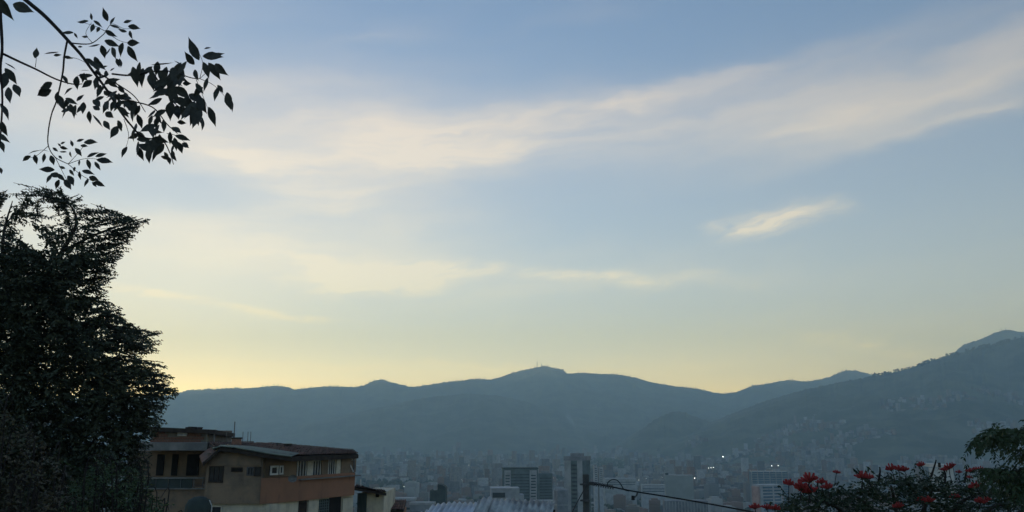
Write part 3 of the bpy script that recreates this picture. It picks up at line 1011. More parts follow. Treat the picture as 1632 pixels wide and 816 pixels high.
# tiled roof: rows of real pan tiles over two slopes
def roof_slope(A, B, C, D, parent, nm, nrow, ncol):
    """A,B eave ends; C,D ridge ends (D above A). A deck plus tile courses"""
    A, B, C, D = [Vector(p) for p in (A, B, C, D)]
    nrm = (B - A).cross(D - A).normalized()
    if nrm.z < 0: nrm = -nrm
    mb = MB()
    mb.v = [tuple(p + nrm * k) for k in (-.16, 0) for p in (A, B, C, D)]
    mb.f = [(3, 2, 1, 0), (4, 5, 6, 7), (0, 1, 5, 4), (1, 2, 6, 5), (2, 3, 7, 6), (3, 0, 4, 7)]
    deck = mb.build(nm, M_timber, parent)
    tv = 0
    for r_ in range(nrow):
        v0, v1 = r_ / nrow, (r_ + 1.18) / nrow
        mb = MB()
        for c in range(ncol):
            u0, u1 = c / ncol, (c + .96) / ncol
            j = random.uniform(-.012, .02)
            pts = []
            for v, lift in ((v0, .07), (v1, .03)):
                L0, L1 = A.lerp(D, min(v, 1)), B.lerp(C, min(v, 1))
                for t in (0, .25, .5, .75, 1):
                    u = u0 + (u1 - u0) * t
                    pts.append(L0.lerp(L1, u) + nrm * (lift + j + .07 * math.sin(math.pi * t)))
            n_ = len(mb.v); mb.v += [tuple(p) for p in pts]
            mb.f += [(n_ + k, n_ + k + 1, n_ + 6 + k, n_ + 5 + k) for k in range(4)]
        mb.build('tile_course', M_tile, deck)
    return deck


def hp(px, py, d):
    return at(px, py, d) - H0


roof_slope(hp(462, 727.5, 49.6), hp(571, 724, 56.6), hp(562, 718, 60.5), hp(430, 707, 57.5), house, 'roof', 10, 30)
roof_slope(hp(341, 713, 49.5), hp(463, 727.5, 49.7), hp(430, 707.5, 57.0), hp(332, 706, 57.0), house, 'roof', 9, 26)
# sagging green flashing sheet along the gable edge and the dark verge boards
mb = MB()
prev = None
edge = [(338, 714.5), (352, 710.5), (372, 712), (400, 717), (430, 722.5), (465, 727)]
top = [(340, 712), (352, 708.6), (372, 709), (402, 711), (436, 715.5), (478, 722)]
for (a, b), (c, d_) in zip(edge, top):
    mb.v += [tuple(hp(a, b, 49.2)), tuple(hp(c, d_, 50.6)), tuple(hp(a, b, 49.2) + Vector((0, 0, -.05)))]
k = len(edge)
mb.f = [(3 * i, 3 * i + 3, 3 * i + 4, 3 * i + 1) for i in range(k - 1)] + [(3 * i + 2, 3 * i + 5, 3 * i + 3, 3 * i) for i in range(k - 1)]
mb.build('roof_flashing', M_flash, house)
for (a, b), (c, d_) in (((352, 712), (323, 737)), ((352, 712.5), (395, 718.5)), ((395, 719), (466, 729.5)), ((466, 729.5), (571, 725.2))):
    dA = 49.3 if a < 466 else 49.8; dB = 49.3 if c < 500 else 56.6
    A_, B_ = hp(a, b, dA), hp(c, d_, dB)
    mb = MB(); mb.v = [tuple(A_), tuple(B_), tuple(B_ - Vector((0, 0, .22))), tuple(A_ - Vector((0, 0, .22)))]
    mb.v += [(x, y + .12, z) for x, y, z in mb.v]
    mb.f = [(0, 1, 2, 3), (7, 6, 5, 4), (0, 4, 5, 1), (1, 5, 6, 2), (2, 6, 7, 3), (3, 7, 4, 0)]
    mb.build('verge_board', M_timber, house)
# left lean-to eave under the gable
mb = MB(); mb.v = [tuple(hp(352, 712, 49.4)), tuple(hp(323, 737, 49.4)), tuple(hp(318, 726, 54)), tuple(hp(345, 705, 54))]
mb.v += [(x, y, z - .12) for x, y, z in mb.v]
mb.f = [(0, 1, 2, 3), (7, 6, 5, 4), (0, 4, 5, 1), (1, 5, 6, 2), (2, 6, 7, 3), (3, 7, 4, 0)]
mb.build('side_roof', M_tile, house)
mb = MB(); gx = [hp(334, 733, 49.9), hp(352, 713, 49.9), hp(395, 720, 49.9), hp(416, 723, 49.9), hp(416, 742, 49.9), hp(334, 742, 49.9)]
mb.v = [tuple(p) for p in gx] + [(p.x, p.y + .2, p.z) for p in gx]
mb.f = [tuple(range(6)), tuple(range(11, 5, -1))] + [(i, (i + 1) % 6, 6 + (i + 1) % 6, 6 + i) for i in range(6)]
mb.build('gable_wall', M_plaster, house)
# roof furniture: each thing of its own
def roof_thing(name, label, cat, px0, px1, py0, py1, d, mat, group=None):
    a, b = at(px0, py1, d), at(px1, py0, d)
    e = empty(name, ((a.x + b.x) / 2, d, a.z - .15))
    w = b.x - a.x; h = b.z - a.z + .15
    MB().box(-w / 2, w / 2, -.3, .3, 0, h * .86).build('body', mat, e)
    MB().box(-w / 2 - .03, w / 2 + .03, -.33, .33, h * .86, h).build('lid', M_timber, e)
    return tag(e, label, cat, group)
roof_thing('chimney', 'square dark chimney block on the house roof beside the rods', 'chimney', 371, 383, 697, 711, 54, M_brick)
roof_thing('roof_box', 'small dark box on the tiled roof slope', 'box', 454.5, 463, 707, 712.5, 56, M_timber)
roof_thing('roof_vent', 'tiny vent stub left of the small roof box', 'vent', 442, 446, 706, 710, 56, M_steel)
for px, y0, y1, r_, lb in ((372, 672, 704, .035, 'tallest rod standing behind the chimney block'), (360, 686, 707, .022, 'thin rod left of the chimney block'),
                           (386, 688, 708, .02, 'thin rod just right of the chimney block'), (394, 688, 708, .02, 'thin rod, left of the right pair'),
                           (398.5, 688, 708, .02, 'thin rod, right of the right pair')):
    a = at(px, y1, 57.2); b = at(px, y0, 57.2)
    e = empty('reinforcing_rod', (a.x, a.y, a.z - .6))
    MB().tube([(0, 0, 0), (.01, 0, (b.z - a.z) * .6 + .6), (0, 0, b.z - a.z + .6)], r_, 5).build('rod', M_steel, e)
    MB().tube([(0, 0, .3), (0, 0, .7)], r_ * 2.2, 5).build('collar', M_slab, e)
    tag(e, lb, 'rod', 'reinforcing rods above the house roof')

# ------------------------------------------------------------------ terrace house behind the left tree
T0 = Vector((at(285, 760, 60).x, 60, float(zg(0, 60)) - .5))
ter = empty('terrace_house', T0)
tag(ter, 'dim brick house with a roof terrace between the tree and tiled house', 'house')
def tb(mb, px0, px1, py0, py1, d0, d1):
    a, b = at(px0, py1, d0) - T0, at(px1, py0, d0) - T0
    return mb.box(a.x, b.x, d0 - T0.y, d1 - T0.y, a.z, b.z)
tb(MB(), 200, 332, 776, 1000, 56.5, 66).build('lower_wall', M_plaster, ter)
tb(MB(), 200, 332, 718.5, 776, 60, 66).build('back_wall', M_plaster, ter)
tb(MB(), 196, 331, 705.5, 718, 56, 66).build('terrace_slab', M_slab, ter)
tb(MB(), 331.5, 345, 705.5, 760, 58, 66).build('side_wall', M_brick, ter)
# upper room of exposed brick: courses of bricks as pieces
room = tb(MB(), 240, 329, 686, 705.3, 58.6, 64).build('upper_room', M_mortar, ter)
a, b = at(240, 705.3, 58.6) - T0, at(329, 686, 58.6) - T0
bw, bh = .40, .20
nb_c, nb_r = int((b.x - a.x) / bw), int((b.z - a.z) / bh)
bme = None
for r_ in range(nb_r):
    for c in range(nb_c):
        x = a.x + c * bw + (bw / 2 if r_ % 2 else 0)
        z = a.z + r_ * bh
        pxx = 816 + (x + bw / 2 + T0.x) * F / 58.6 * 1.0
        if 280 < pxx < 300 and r_ > nb_r * .45: continue
        if bme is None:
            o = MB().box(0, bw - .03, -.05, .02, 0, bh - .03).build('brick', M_brick, room); bme = o.data
        else:
            o = link('brick', bme, None, room)
        o.location = (x, 58.6 - T0.y + random.uniform(-.012, .012), z)
wv = tb(MB(), 282.5, 298, 684.8, 695, 58.45, 58.62).build('window', M_frame, ter)
for i in range(3):
    for j in range(2):
        tb(MB(), 283.5 + i * 4.9, 287.4 + i * 4.9, 686 + j * 4.4, 689.6 + j * 4.4, 58.42, 58.5).build('pane', material('pale_glass', (.42, .45, .48), .3, spec=.5), wv)
rf = MB()
ra, rb = at(222, 679.5, 57.8) - T0, at(343, 685, 57.8) - T0
rf.v = [(ra.x, ra.y, ra.z), (rb.x, rb.y, rb.z), (rb.x - .6, rb.y + 6, rb.z - .25), (ra.x, ra.y + 6, ra.z - .25)]
rf.v += [(x, y, z - .28) for x, y, z in rf.v]
rf.f = [(0, 1, 2, 3), (7, 6, 5, 4), (0, 4, 5, 1), (1, 5, 6, 2), (2, 6, 7, 3), (3, 7, 4, 0)]
rf.build('upper_roof', M_timber, ter)
for px in (329.5, 341.5):
    A_ = at(px, 706, 58.2) - T0; B_ = at(px, 685, 58.2) - T0
    MB().tube([A_, B_], .06, 6).build('roof_post', M_slab, ter)
tb(MB(), 330.5, 337, 686.5, 690.5, 58.1, 58.2).build('white_board', M_frame, ter)
# terrace railing
rail = tb(MB(), 205, 328, 761, 763, 56.3, 56.5).build('railing', M_slab, ter)
tb(MB(), 205, 328, 778, 780, 56.3, 56.5).build('railing_foot', M_slab, ter)
for px in (208, 228, 248, 268, 288, 308, 322.5, 326.5):
    tb(MB(), px - .8, px + .8, 763, 778, 56.32, 56.48).build('railing_post', M_slab, ter)
tb(MB(), 205, 307, 763.2, 777.8, 56.38, 56.42).build('railing_panel', M_dark, ter)
for px0, px1 in ((248, 262), (272, 284), (296, 318)):
    tb(MB(), px0, px1, 724, 758, 59.9, 60.05).build('doorway', M_void, ter)
# clutter on the terrace roof
for i, (px, w_) in enumerate(((300, 5), (308, 3), (316, 4))):
    p = at(px, 681.5 + (px - 300) * .05, 59.5)
    e = empty('roof_bundle', (p.x, p.y, p.z - .12))
    mb = MB()
    for k in range(6):
        mb.tube([(random.uniform(-.1, .1) - w_ * .03, k * .08, .05 + .05 * (k % 3)), (w_ * .035, k * .08 + .1, .08 + .06 * (k % 2))], .05, 5)
    mb.build('bundle', M_timber, e)
    tag(e, ('leftmost', 'middle', 'rightmost')[i] + ' dark bundle lying on the upper flat roof edge', 'bundle', 'bundles on the upper roof')

# round dark water tank beside the houses
p = at(316, 816, 46)
tank = empty('water_tank', (p.x, p.y, float(zg(p.x, p.y))))
zt_ = zat(791, 46, 316) - tank.location.z
mb = MB(); prof = [(.72, 0), (.72, zt_ - .75), (.70, zt_ - .45), (.55, zt_ - .18), (.28, zt_ - .03), (.05, zt_)]
for r_, z in prof:
    for k in range(16):
        mb.v.append((r_ * math.cos(k * math.pi / 8), r_ * math.sin(k * math.pi / 8), z))
mb.f = [(i * 16 + k, i * 16 + (k + 1) % 16, i * 16 + 16 + (k + 1) % 16, i * 16 + 16 + k) for i in range(5) for k in range(16)] + [tuple(range(80, 96))]
mb.build('shell', M_dark, tank, smooth=True)
MB().tube([(.75, -.1, 0), (.75, -.1, zt_ - .5), (.6, -.1, zt_ - .2)], .03, 5).build('pipe', M_frame, tank)
tag(tank, 'dark dome topped tank at the left foot of the tiled house', 'tank')

# ------------------------------------------------------------------ cream annexe on the right
A0 = Vector((at(590, 800, 62).x, 62, float(zg(0, 62)) - .5))
ann = empty('annexe_house', A0)
tag(ann, 'small cream annexe with dark sloping roof right of the orange band', 'house')
def ab(mb, px0, px1, py0, py1, d0, d1):
    a, b = at(px0, py1, d0) - A0, at(px1, py0, d0) - A0
    return mb.box(a.x, b.x, d0 - A0.y, d1 - A0.y, a.z, b.z)
ab(MB(), 567, 612, 785.5, 1000, 62, 68).build('wall', M_cream, ann)
sh = ab(MB(), 568, 584.5, 786, 850, 61.9, 62.05).build('shutter', M_greengrey, ann)
for i in range(7):
    ab(MB(), 569 + i * 2.2, 570 + i * 2.2, 786.5, 850, 61.86, 61.95).build('slat', M_dark, sh)
ab(MB(), 598.5, 604, 784.5, 792.5, 61.95, 62.05).build('vent_hole', M_void, ann)
mb = MB(); a, b = at(564, 777.5, 61) - A0, at(616, 786.5, 61) - A0
c, d_ = at(612, 783.5, 66) - A0, at(568, 772.5, 66) - A0
mb.v = [tuple(a), tuple(b), tuple(c), tuple(d_)]; mb.v += [(x, y, z - .16) for x, y, z in mb.v]
mb.f = [(0, 1, 2, 3), (7, 6, 5, 4), (0, 4, 5, 1), (1, 5, 6, 2), (2, 6, 7, 3), (3, 7, 4, 0)]
rfa = mb.build('roof', M_timber, ann)
roof_slope(a + Vector((0, 0, .02)), b + Vector((0, 0, .02)), c + Vector((0, 0, .02)), d_ + Vector((0, 0, .02)), rfa, 'roof_covering', 5, 12)
MB().tube([at(575, 776, 64) - A0, at(575, 764, 64) - A0], .05, 6).build('vent_pipe', M_frame, ann)
B0 = Vector((at(628, 816, 66).x, 66, float(zg(0, 66)) - .5))
br = empty('brick_outhouse', B0)
tag(br, 'low reddish brick outhouse at the bottom edge right of the annexe', 'outhouse')
a, b = at(614, 813, 66) - B0, at(640, 813, 66) - B0
MB().box(a.x, b.x, 0, 3, 0, a.z).build('wall', M_orange, br)
roof_slope((a.x - .2, -.3, a.z), (b.x + .2, -.3, a.z), (b.x, 2.8, a.z + .5), (a.x, 2.8, a.z + .5), br, 'roof', 4, 8)
MB().tube([(a.x + .3, 1.5, a.z), (a.x + .3, 1.5, a.z + .65)], .06, 6).build('vent_pipe', M_frame, br)

# ------------------------------------------------------------------ corrugated roofs in the foreground
M_zinc = material('zinc_sheet', (0.50, 0.55, 0.60), .5, color2=(0.36, 0.40, 0.43), scale=1.3, bump=.05, metal=.25, spec=.4)
M_zinc2 = material('fibre_sheet', (0.46, 0.48, 0.46), .75, color2=(0.24, 0.25, 0.24), scale=2.0, bump=.1)
stain(M_zinc, .5, 6, .5, (.12, .08, .06)); stain(M_zinc2, .75, 5, .5, (.09, .085, .075))
def corrugated(name, label, top_pts, d, mat, nsheet, pitch, amp, slope_len, lean, drop):
    pA, pB = at(top_pts[0][0], top_pts[0][1], d), at(top_pts[-1][0], top_pts[-1][1], d)
    O = Vector(((pA.x + pB.x) / 2, d - slope_len * .4, float(zg(0, d)) - .3))
    e = empty(name, O)
    x0, x1 = pA.x, pB.x
    zmin = min(at(a, b, d).z for a, b in top_pts)
    pxs = [at(a, b, d).x for a, b in top_pts]; zs = [at(a, b, d).z for a, b in top_pts]
    wS = (x1 - x0) / nsheet
    for i in range(nsheet):
        s0 = x0 + i * wS; s1 = s0 + wS * 1.06
        dz = random.uniform(-.03, .05); dy = random.uniform(-.12, .12); tw = random.uniform(-.05, .05)
        n_ = max(12, int((s1 - s0) / pitch * 8))
        mb = MB()
        for j in range(7):
            v = j / 6
            for k in range(n_ + 1):
                x = s0 + (s1 - s0) * k / n_
                zt = float(np.interp(x, pxs, zs))
                w_ = amp * math.sin(2 * math.pi * x / pitch)
                xx_ = x - lean * v + tw * v
                y = d - v * slope_len + dy * (1 - v) + (.02 if i % 2 else 0)
                z = zt + dz - v * drop + w_ + .012 * math.sin(x * 9 + i) * (1 - v) + (.006 if i % 2 else 0)
                mb.v.append((xx_ - O.x, y - O.y, z - O.z))
        m_ = n_ + 1
        mb.f = [(j * m_ + k, j * m_ + k + 1, (j + 1) * m_ + k + 1, (j + 1) * m_ + k) for j in range(6) for k in range(n_)]
        o = mb.build('corrugated_sheet', mat, e, smooth=True)
        so = o.modifiers.new('thickness', 'SOLIDIFY'); so.thickness = .004
    # shed walls and a purlin that carry the sheets
    zlow = zmin - drop - .15
    MB().box(x0 - lean + .2 - O.x, x1 - lean - .2 - O.x, d - slope_len + .1 - O.y, d - .3 - O.y, 0, zlow - O.z).build('shed_wall', M_plaster, e)
    MB().tube([(x0 - O.x, d - .25 - O.y, zmin - .16 - O.z), (x1 - O.x, d - .25 - O.y, zmin - .16 - O.z)], .06, 6).build('purlin', M_timber, e)
    for x in (x0 + .1, (x0 + x1) / 2, x1 - .1):
        MB().tube([(x - O.x, d - .25 - O.y, zmin - .2 - O.z), (x - O.x, d - .25 - O.y, 0)], .06, 6).build('post', M_timber, e)
    return tag(e, label, 'shed')
corrugated('corrugated_shed', 'bluish zinc corrugated shed roof at the bottom edge, lower of the two', [(664, 817), (684, 811), (703, 804.5), (735, 804), (772, 806)], 21, M_zinc, 5, .135, .026, 2.6, .5, .9)
corrugated('raised_corrugated_shed', 'grey stained corrugated shed roof in front of the white building, higher one', [(764, 796), (790, 795), (820, 797), (850, 799), (884, 803)], 19, M_zinc2, 6, .135, .028, 2.4, .45, .95)

# ------------------------------------------------------------------ utility pole and cables
M_pole = material('pole_concrete', (0.085, 0.085, 0.075), .9, color2=(0.055, 0.058, 0.052), scale=2, bump=.15)
M_cable = material('cable_rubber', (0.02, 0.02, 0.02), .7)
d = 30
pt = at(933.5, 757.5, d)
pz = float(zg(pt.x, pt.y))
pole = empty('utility_pole', (pt.x, pt.y, pz))
MB().tube([(0, 0, -.5), (0, 0, pt.z - pz)], [.17, .115], 12).build('shaft', M_pole, pole, smooth=True)
MB().tube([(0, 0, pt.z - pz), (0, 0, pt.z - pz + .03)], [.12, .10], 12).build('cap', M_pole, pole)
for py in (772, 797.5):
    z = zat(py, d, 933) - pz
    MB().tube([(0, 0, z - .035), (0, 0, z + .035)], .15, 12).build('steel_band', M_steel, pole)
    MB().box(-.22, -.13, -.05, .05, z - .03, z + .03).build('bolt', M_steel, pole)
tag(pole, 'dark slender utility pole in front of the tall tower', 'pole')
def wire(name, label, px_pts, rad, mat=M_cable, cat='cable', n=6):
    P = [at(a, b, c) for a, b, c in px_pts]
    o = empty(name, P[0])
    # smooth through the points
    out = []
    for i in range(len(P) - 1):
        p0, p1, p2, p3 = P[max(i - 1, 0)], P[i], P[i + 1], P[min(i + 2, len(P) - 1)]
        for k in range(n):
            t = k / n
            out.append(.5 * ((2 * p1) + (p2 - p0) * t + (2 * p0 - 5 * p1 + 4 * p2 - p3) * t * t + (3 * p1 - p0 - 3 * p2 + p3) * t ** 3) - P[0])
    out.append(P[-1] - P[0])
    MB().tube(out, rad, 7).build('strand', mat, o, smooth=True)
    return tag(o, label, cat), out
main, pts_ = wire('overhead_cable', 'thick black cable running down right from the utility pole', [(938, 770, 30), (975, 776, 29.5), (1010, 783, 29), (1060, 791, 28), (1130, 803, 26.8), (1200, 816, 25.5), (1330, 842, 23)], .026)
# coiled dead-end grip on the cable and its clip
h_ = []
A_, B_ = at(944, 770.8, 29.95), at(978, 777, 29.5)
L_ = (B_ - A_)
for k in range(120):
    t = k / 119
    ax = L_.normalized(); u_ = ax.cross(Vector((0, 0, 1))).normalized(); v_ = u_.cross(ax)
    w = t * 2 * math.pi * 9
    h_.append(A_ + L_ * t + (u_ * math.cos(w) + v_ * math.sin(w)) * .062 - main.location)
MB().tube(h_, .018, 5).build('coiled_grip', M_steel, main)
A_ = at(940, 770, 30) - main.location
MB().tube([A_, at(948, 771.3, 29.9) - main.location], .065, 8).build('insulator', M_steel, main)
A_ = at(1016, 784.5, 28.9) - main.location
MB().tube([A_, at(1015, 788.5, 28.9) - main.location, at(1012, 793, 28.9) - main.location], [.03, .03, .02], 6).build('hanging_clip', M_steel, main)
MB().tube([at(1009, 790, 28.9) - main.location, at(1009, 797, 28.9) - main.location], .06, 8).build('clip_weight', M_cable, main)
wire('loop_cable', 'thin cable arched in a loop above the thick cable', [(969, 776, 29.6), (968.5, 770, 29.6), (973, 765.5, 29.6), (979, 764.2, 29.6), (985, 766.5, 29.5), (990, 773, 29.4), (995, 780.5, 29.3), (1003, 782.5, 29.1)], .018)
wire('guy_cable', 'thin stay wire slanting down left from the utility pole', [(936, 772, 29.8), (924, 793, 29.0), (911, 818, 28.0), (897, 850, 27)], .018)
# ------------------------------------------------------------------ plants
def leaf_material(name, c1, c2, scale=2.0):
    m = material(name, c1, .6, color2=c2, scale=scale, spec=.25)
    return m


M_leaf_dark = leaf_material('leaf_dark', (0.040, 0.052, 0.032), (0.062, 0.074, 0.044), 1.2)
M_leaf_near = leaf_material('leaf_branch', (0.040, 0.044, 0.036), (0.055, 0.056, 0.044), 6)
M_leaf_green = leaf_material('leaf_green', (0.040, 0.075, 0.034), (0.070, 0.10, 0.045), 1.5)
M_leaf_tulip = leaf_material('leaf_tulip_tree', (0.020, 0.038, 0.018), (0.036, 0.058, 0.026), 1.5)
M_leaf_brown = leaf_material('leaf_shrub', (0.060, 0.062, 0.034), (0.085, 0.070, 0.048), 2.0)
M_bark = material('bark', (0.045, 0.038, 0.032), .95, color2=(0.075, 0.065, 0.055), scale=8, bump=.4)
M_twig = material('twig', (0.030, 0.026, 0.024), .9, var=.3, scale=10)
M_red = material('red_petal', (0.46, 0.075, 0.065), .7, color2=(0.30, 0.025, 0.035), scale=14, spec=.2)
M_bud = material('brown_bud', (0.10, 0.045, 0.025), .8, var=.3, scale=10)


def norm(a):
    return a / np.maximum(np.linalg.norm(a, axis=-1, keepdims=True), 1e-9)


def leaf_cloud(name, P, A, L, W, mat, parent, O, fold=.25):
    """P base points, A axis, L lengths, W widths: each leaf a folded kite of two faces"""
    n = len(P)
    A = norm(A)
    ref = norm(rng.normal(size=(n, 3)) + np.array([0, 0, 1.2]))
    S = norm(np.cross(A, ref)); N = np.cross(S, A)
    m = P + A * (L * .45)[:, None]
    tip = P + A * L[:, None] - N * (L * .10)[:, None]
    l_ = m + S * (W * .5)[:, None] + N * (W * fold)[:, None]
    r_ = m - S * (W * .5)[:, None] + N * (W * fold)[:, None]
    V = np.stack([P, r_, tip, l_], 1).reshape(-1, 3) - np.array(O)
    i = np.arange(n)[:, None] * 4
    Q = np.concatenate([i + np.array([[0, 1, 2]]), i + np.array([[0, 2, 3]])], 0)
    o = np_mesh(name, V, Q, mat, parent)
    o['kind'] = 'stuff'
    return o


def spray(start, end, droop, spacing, leaf_len, spread, out, twigs=None, trad=.006, jitter=.25, opposite=False):
    """leaves along an arching twig"""
    s, e = np.array(start), np.array(end)
    L = np.linalg.norm(e - s)
    k = max(3, int(L / spacing))
    t = np.linspace(.12, 1, k)
    line = s + (e - s) * t[:, None] - np.array([0, 0, 1]) * (droop * (t ** 2))[:, None]
    ax = norm(np.gradient(line, axis=0))
    side = norm(np.cross(ax, rng.normal(size=3) * .35 + np.array([0, 0, 1])))
    sides = (1, -1) if opposite else (1,)
    for sg in sides:
        sgn = sg * (np.ones(k) if opposite else np.where(np.arange(k) % 2, 1, -1))
        d = ax * .75 + side * (spread * sgn)[:, None] + rng.normal(size=(k, 3)) * jitter + np.array([0, 0, -.25])
        ll = leaf_len * rng.uniform(.65, 1.15, k) * (1 - .25 * t)
        out.append((line, d, ll))
    if twigs is not None:
        twigs.tube([tuple(s), tuple(line[len(line) // 2]), tuple(line[-1])], [trad, trad * .7, trad * .3], 4, False)


def gather(out):
    return np.concatenate([o[0] for o in out]), np.concatenate([o[1] for o in out]), np.concatenate([o[2] for o in out])


def limb(mb, pts, r0, r1, sides=7):
    P = [Vector(p) for p in pts]; sm = []
    for i in range(len(P) - 1):
        p0, p1, p2, p3 = P[max(i - 1, 0)], P[i], P[i + 1], P[min(i + 2, len(P) - 1)]
        for k in range(5):
            t = k / 5
            sm.append(.5 * ((2 * p1) + (p2 - p0) * t + (2 * p0 - 5 * p1 + 4 * p2 - p3) * t * t + (3 * p1 - p0 - 3 * p2 + p3) * t ** 3))
    sm.append(P[-1])
    mb.tube(sm, [r0 + (r1 - r0) * i / (len(sm) - 1) for i in range(len(sm))], sides)
    return sm


# --- large dark tree on the left
EDGE = [(296, 70), (305, 95), (318, 118), (335, 160), (345, 215), (352, 236), (362, 226), (378, 200), (392, 205), (402, 190), (418, 178), (432, 186), (445, 172), (460, 170), (472, 168), (487, 188), (500, 192), (508, 205),
        (520, 225), (527, 252), (536, 236), (545, 240), (556, 250), (566, 225), (578, 240), (590, 262), (605, 270), (618, 281), (632, 270), (645, 262), (660, 258), (672, 262), (684, 250), (700, 238), (720, 236), (816, 240), (900, 250)]
tb0 = Vector((at(25, 700, 21).x, 21, 0)); tb0.z = float(zg(tb0.x, 21)) - .2
tree = empty('broadleaf_tree', tb0)
tag(tree, 'large dark leafy tree filling the left edge beside the houses', 'tree')
tw, out = MB(), []
tr = MB()
def tp(px, py, d): return tuple(at(px, py, d) - tb0)
limb(tr, [(0, 0, 0), (.1, 0, 2.0), (-.1, .1, 4.0), tp(40, 560, 21)], .30, .16, 10)
tr.build('trunk', M_bark, tree, smooth=True)
for pts, r0 in (([(40, 560, 21), (60, 470, 21), (100, 400, 20.6), (122, 350, 20.4), (96, 306, 20.2)], .10), ([(40, 560, 21), (10, 460, 21.5), (5, 380, 21.5), (20, 320, 21.5)], .10),
                ([(100, 400, 20.6), (150, 375, 20.4), (190, 360, 20.2), (228, 348, 20)], .045), ([(40, 560, 21), (110, 520, 20.5), (180, 520, 20.2), (240, 530, 20)], .07),
                ([(40, 600, 21), (140, 610, 20.5), (220, 610, 20.2), (270, 615, 20)], .08), ([(40, 640, 21), (120, 680, 20), (200, 690, 19.8)], .07),
                ([(60, 470, 21), (120, 450, 20.4), (170, 440, 20.2)], .05), ([(10, 460, 21.5), (-60, 380, 22), (-120, 340, 22)], .08), ([(40, 600, 21), (-60, 560, 22), (-180, 520, 22)], .08)):
    m_ = MB(); limb(m_, [tp(*p) for p in pts], r0, .012, 6); m_.build('limb', M_bark, tree, smooth=True)
ey = [e_[0] for e_ in EDGE]; ex = [e_[1] for e_ in EDGE]
def edge_x(y): return float(np.interp(y, ey, ex))
# sprays that make the outline
for y in np.arange(300, 830, 3.1):
    x = edge_x(y)
    for k in range(3):
        d = random.uniform(19.2, 21.5)
        tip = at(x + random.uniform(-18, 5), y + random.uniform(-3, 3), d)
        L = random.uniform(.4, 1.15)
        a = random.uniform(-.2, .75)
        st = tip - Vector((L * math.cos(a), random.uniform(-.3, .3), L * math.sin(a) - .1))
        spray(st, tip, .08, .035, .125, .85, out, tw)
# specific long reaching sprays
for a, b in (((165, 372), (238, 349)), ((150, 352), (215, 348)), ((120, 370), (96, 297)), ((105, 345), (75, 300)), ((185, 545), (253, 528)), ((195, 560), (256, 541)), ((130, 340), (185, 337)), ((150, 395), (209, 378)),
             ((120, 420), (192, 405)), ((215, 610), (282, 622)), ((200, 590), (272, 598)), ((190, 570), (262, 578)), ((90, 335), (128, 312)), ((20, 350), (45, 318)), ((-10, 340), (12, 306)), ((60, 350), (62, 322)), ((160, 500), (200, 508))):
    for k in range(4):
        d = random.uniform(19.4, 20.8)
        A_, B_ = at(a[0] + random.uniform(-8, 8), a[1] + random.uniform(-8, 8), d), at(b[0] + random.uniform(-6, 3), b[1] + random.uniform(-5, 5), d - .1)
        spray(A_, B_, .05, .032, .125, .8, out, tw, .009)
# body
cnt = 0
while cnt < 8000:
    y = random.uniform(305, 860) if cnt % 3 else random.uniform(430, 860)
    x = random.uniform(-150, edge_x(y) - 26)
    if y < 400:
        dens = .10 + .90 * max(0, (y - 322)) / 78
        if x > 60: dens *= .75
        if random.random() > dens: continue
        if noise.noise(Vector((x * .030, y * .034, 1.7))) > -.04 + .40 * max(0, (y - 345)) / 60: continue
    else:
        if edge_x(y) - x < 85 and noise.noise(Vector((x * .030, y * .045, 7.7))) > -.02 + .25 * (edge_x(y) - x - 26) / 60: continue
    d = random.uniform(18.6, 23.0)
    c = at(x, y, d)
    v = Vector((random.gauss(.35, .8), random.gauss(0, .7), random.gauss(.15, .5))).normalized() * random.uniform(.4, .85)
    spray(c - v * .5, c + v * .5, .1, .042, .155, .85, out, tw if cnt % 3 == 0 else None)
    cnt += 1
tw.v = [(x - tb0.x, y - tb0.y, z - tb0.z) for x, y, z in tw.v]
tw.build('twigs', M_twig, tree)['kind'] = 'stuff'
P, A, L = gather(out)
leaf_cloud('crown', P, A, L, L * rng.uniform(.40, .56, len(L)), M_leaf_dark, tree, tb0)

# --- shrubs in front of it
def shrub(name, label, outline, d0, d1, base_px, mat, n, leaf, seed, ytop=None, wide=.42, ylow=880):
    b = at(base_px, 816, (d0 + d1) / 2)
    o0 = Vector((b.x, b.y, float(zg(b.x, b.y)) - .1))
    e = empty(name, o0)
    out, st = [], MB()
    xs_ = [p[0] for p in outline]; ys_ = [p[1] for p in outline]
    made = 0
    while made < n:
        x = random.uniform(xs_[0], xs_[-1]); yt = float(np.interp(x, xs_, ys_))
        y = yt + (ylow - yt) * random.random() ** 1.4
        d = random.uniform(d0, d1)
        c = at(x, y, d)
        v = Vector((random.gauss(0, .5), random.gauss(-.2, .5), random.gauss(.55, .35))).normalized() * random.uniform(.25, .55)
        spray(c - v, c, .05, leaf * .42, leaf, .9, out, None)
        if made % 6 == 0:
            mid = o0.lerp(c - v, .5) + Vector((random.uniform(-.2, .2), 0, .2))
            limb(st, [o0 - o0 + Vector((random.uniform(-.2, .2), random.uniform(-.1, .1), 0)), mid - o0, c - v - o0, c - o0], .03, .005, 5)
        made += 1
    st.build('stems', M_twig, e)['kind'] = 'stuff'
    P, A, L = gather(out)
    leaf_cloud('foliage', P, A, L, L * wide, mat, e, o0)
    return tag(e, label, 'shrub')


shrub('leafy_shrub', 'grey-brown leafy shrub in the bottom left corner', [(-120, 650), (0, 645), (30, 655), (60, 690), (85, 720), (105, 770), (120, 830)], 12, 14.5, 10, M_leaf_brown, 420, .12, 3)
shrub('green_shrub', 'green shrub at the foot of the dark tree by the railing', [(95, 800), (120, 755), (150, 735), (185, 730), (220, 745), (240, 775), (262, 800), (285, 840)], 15, 17.5, 185, M_leaf_green, 380, .11, 4)

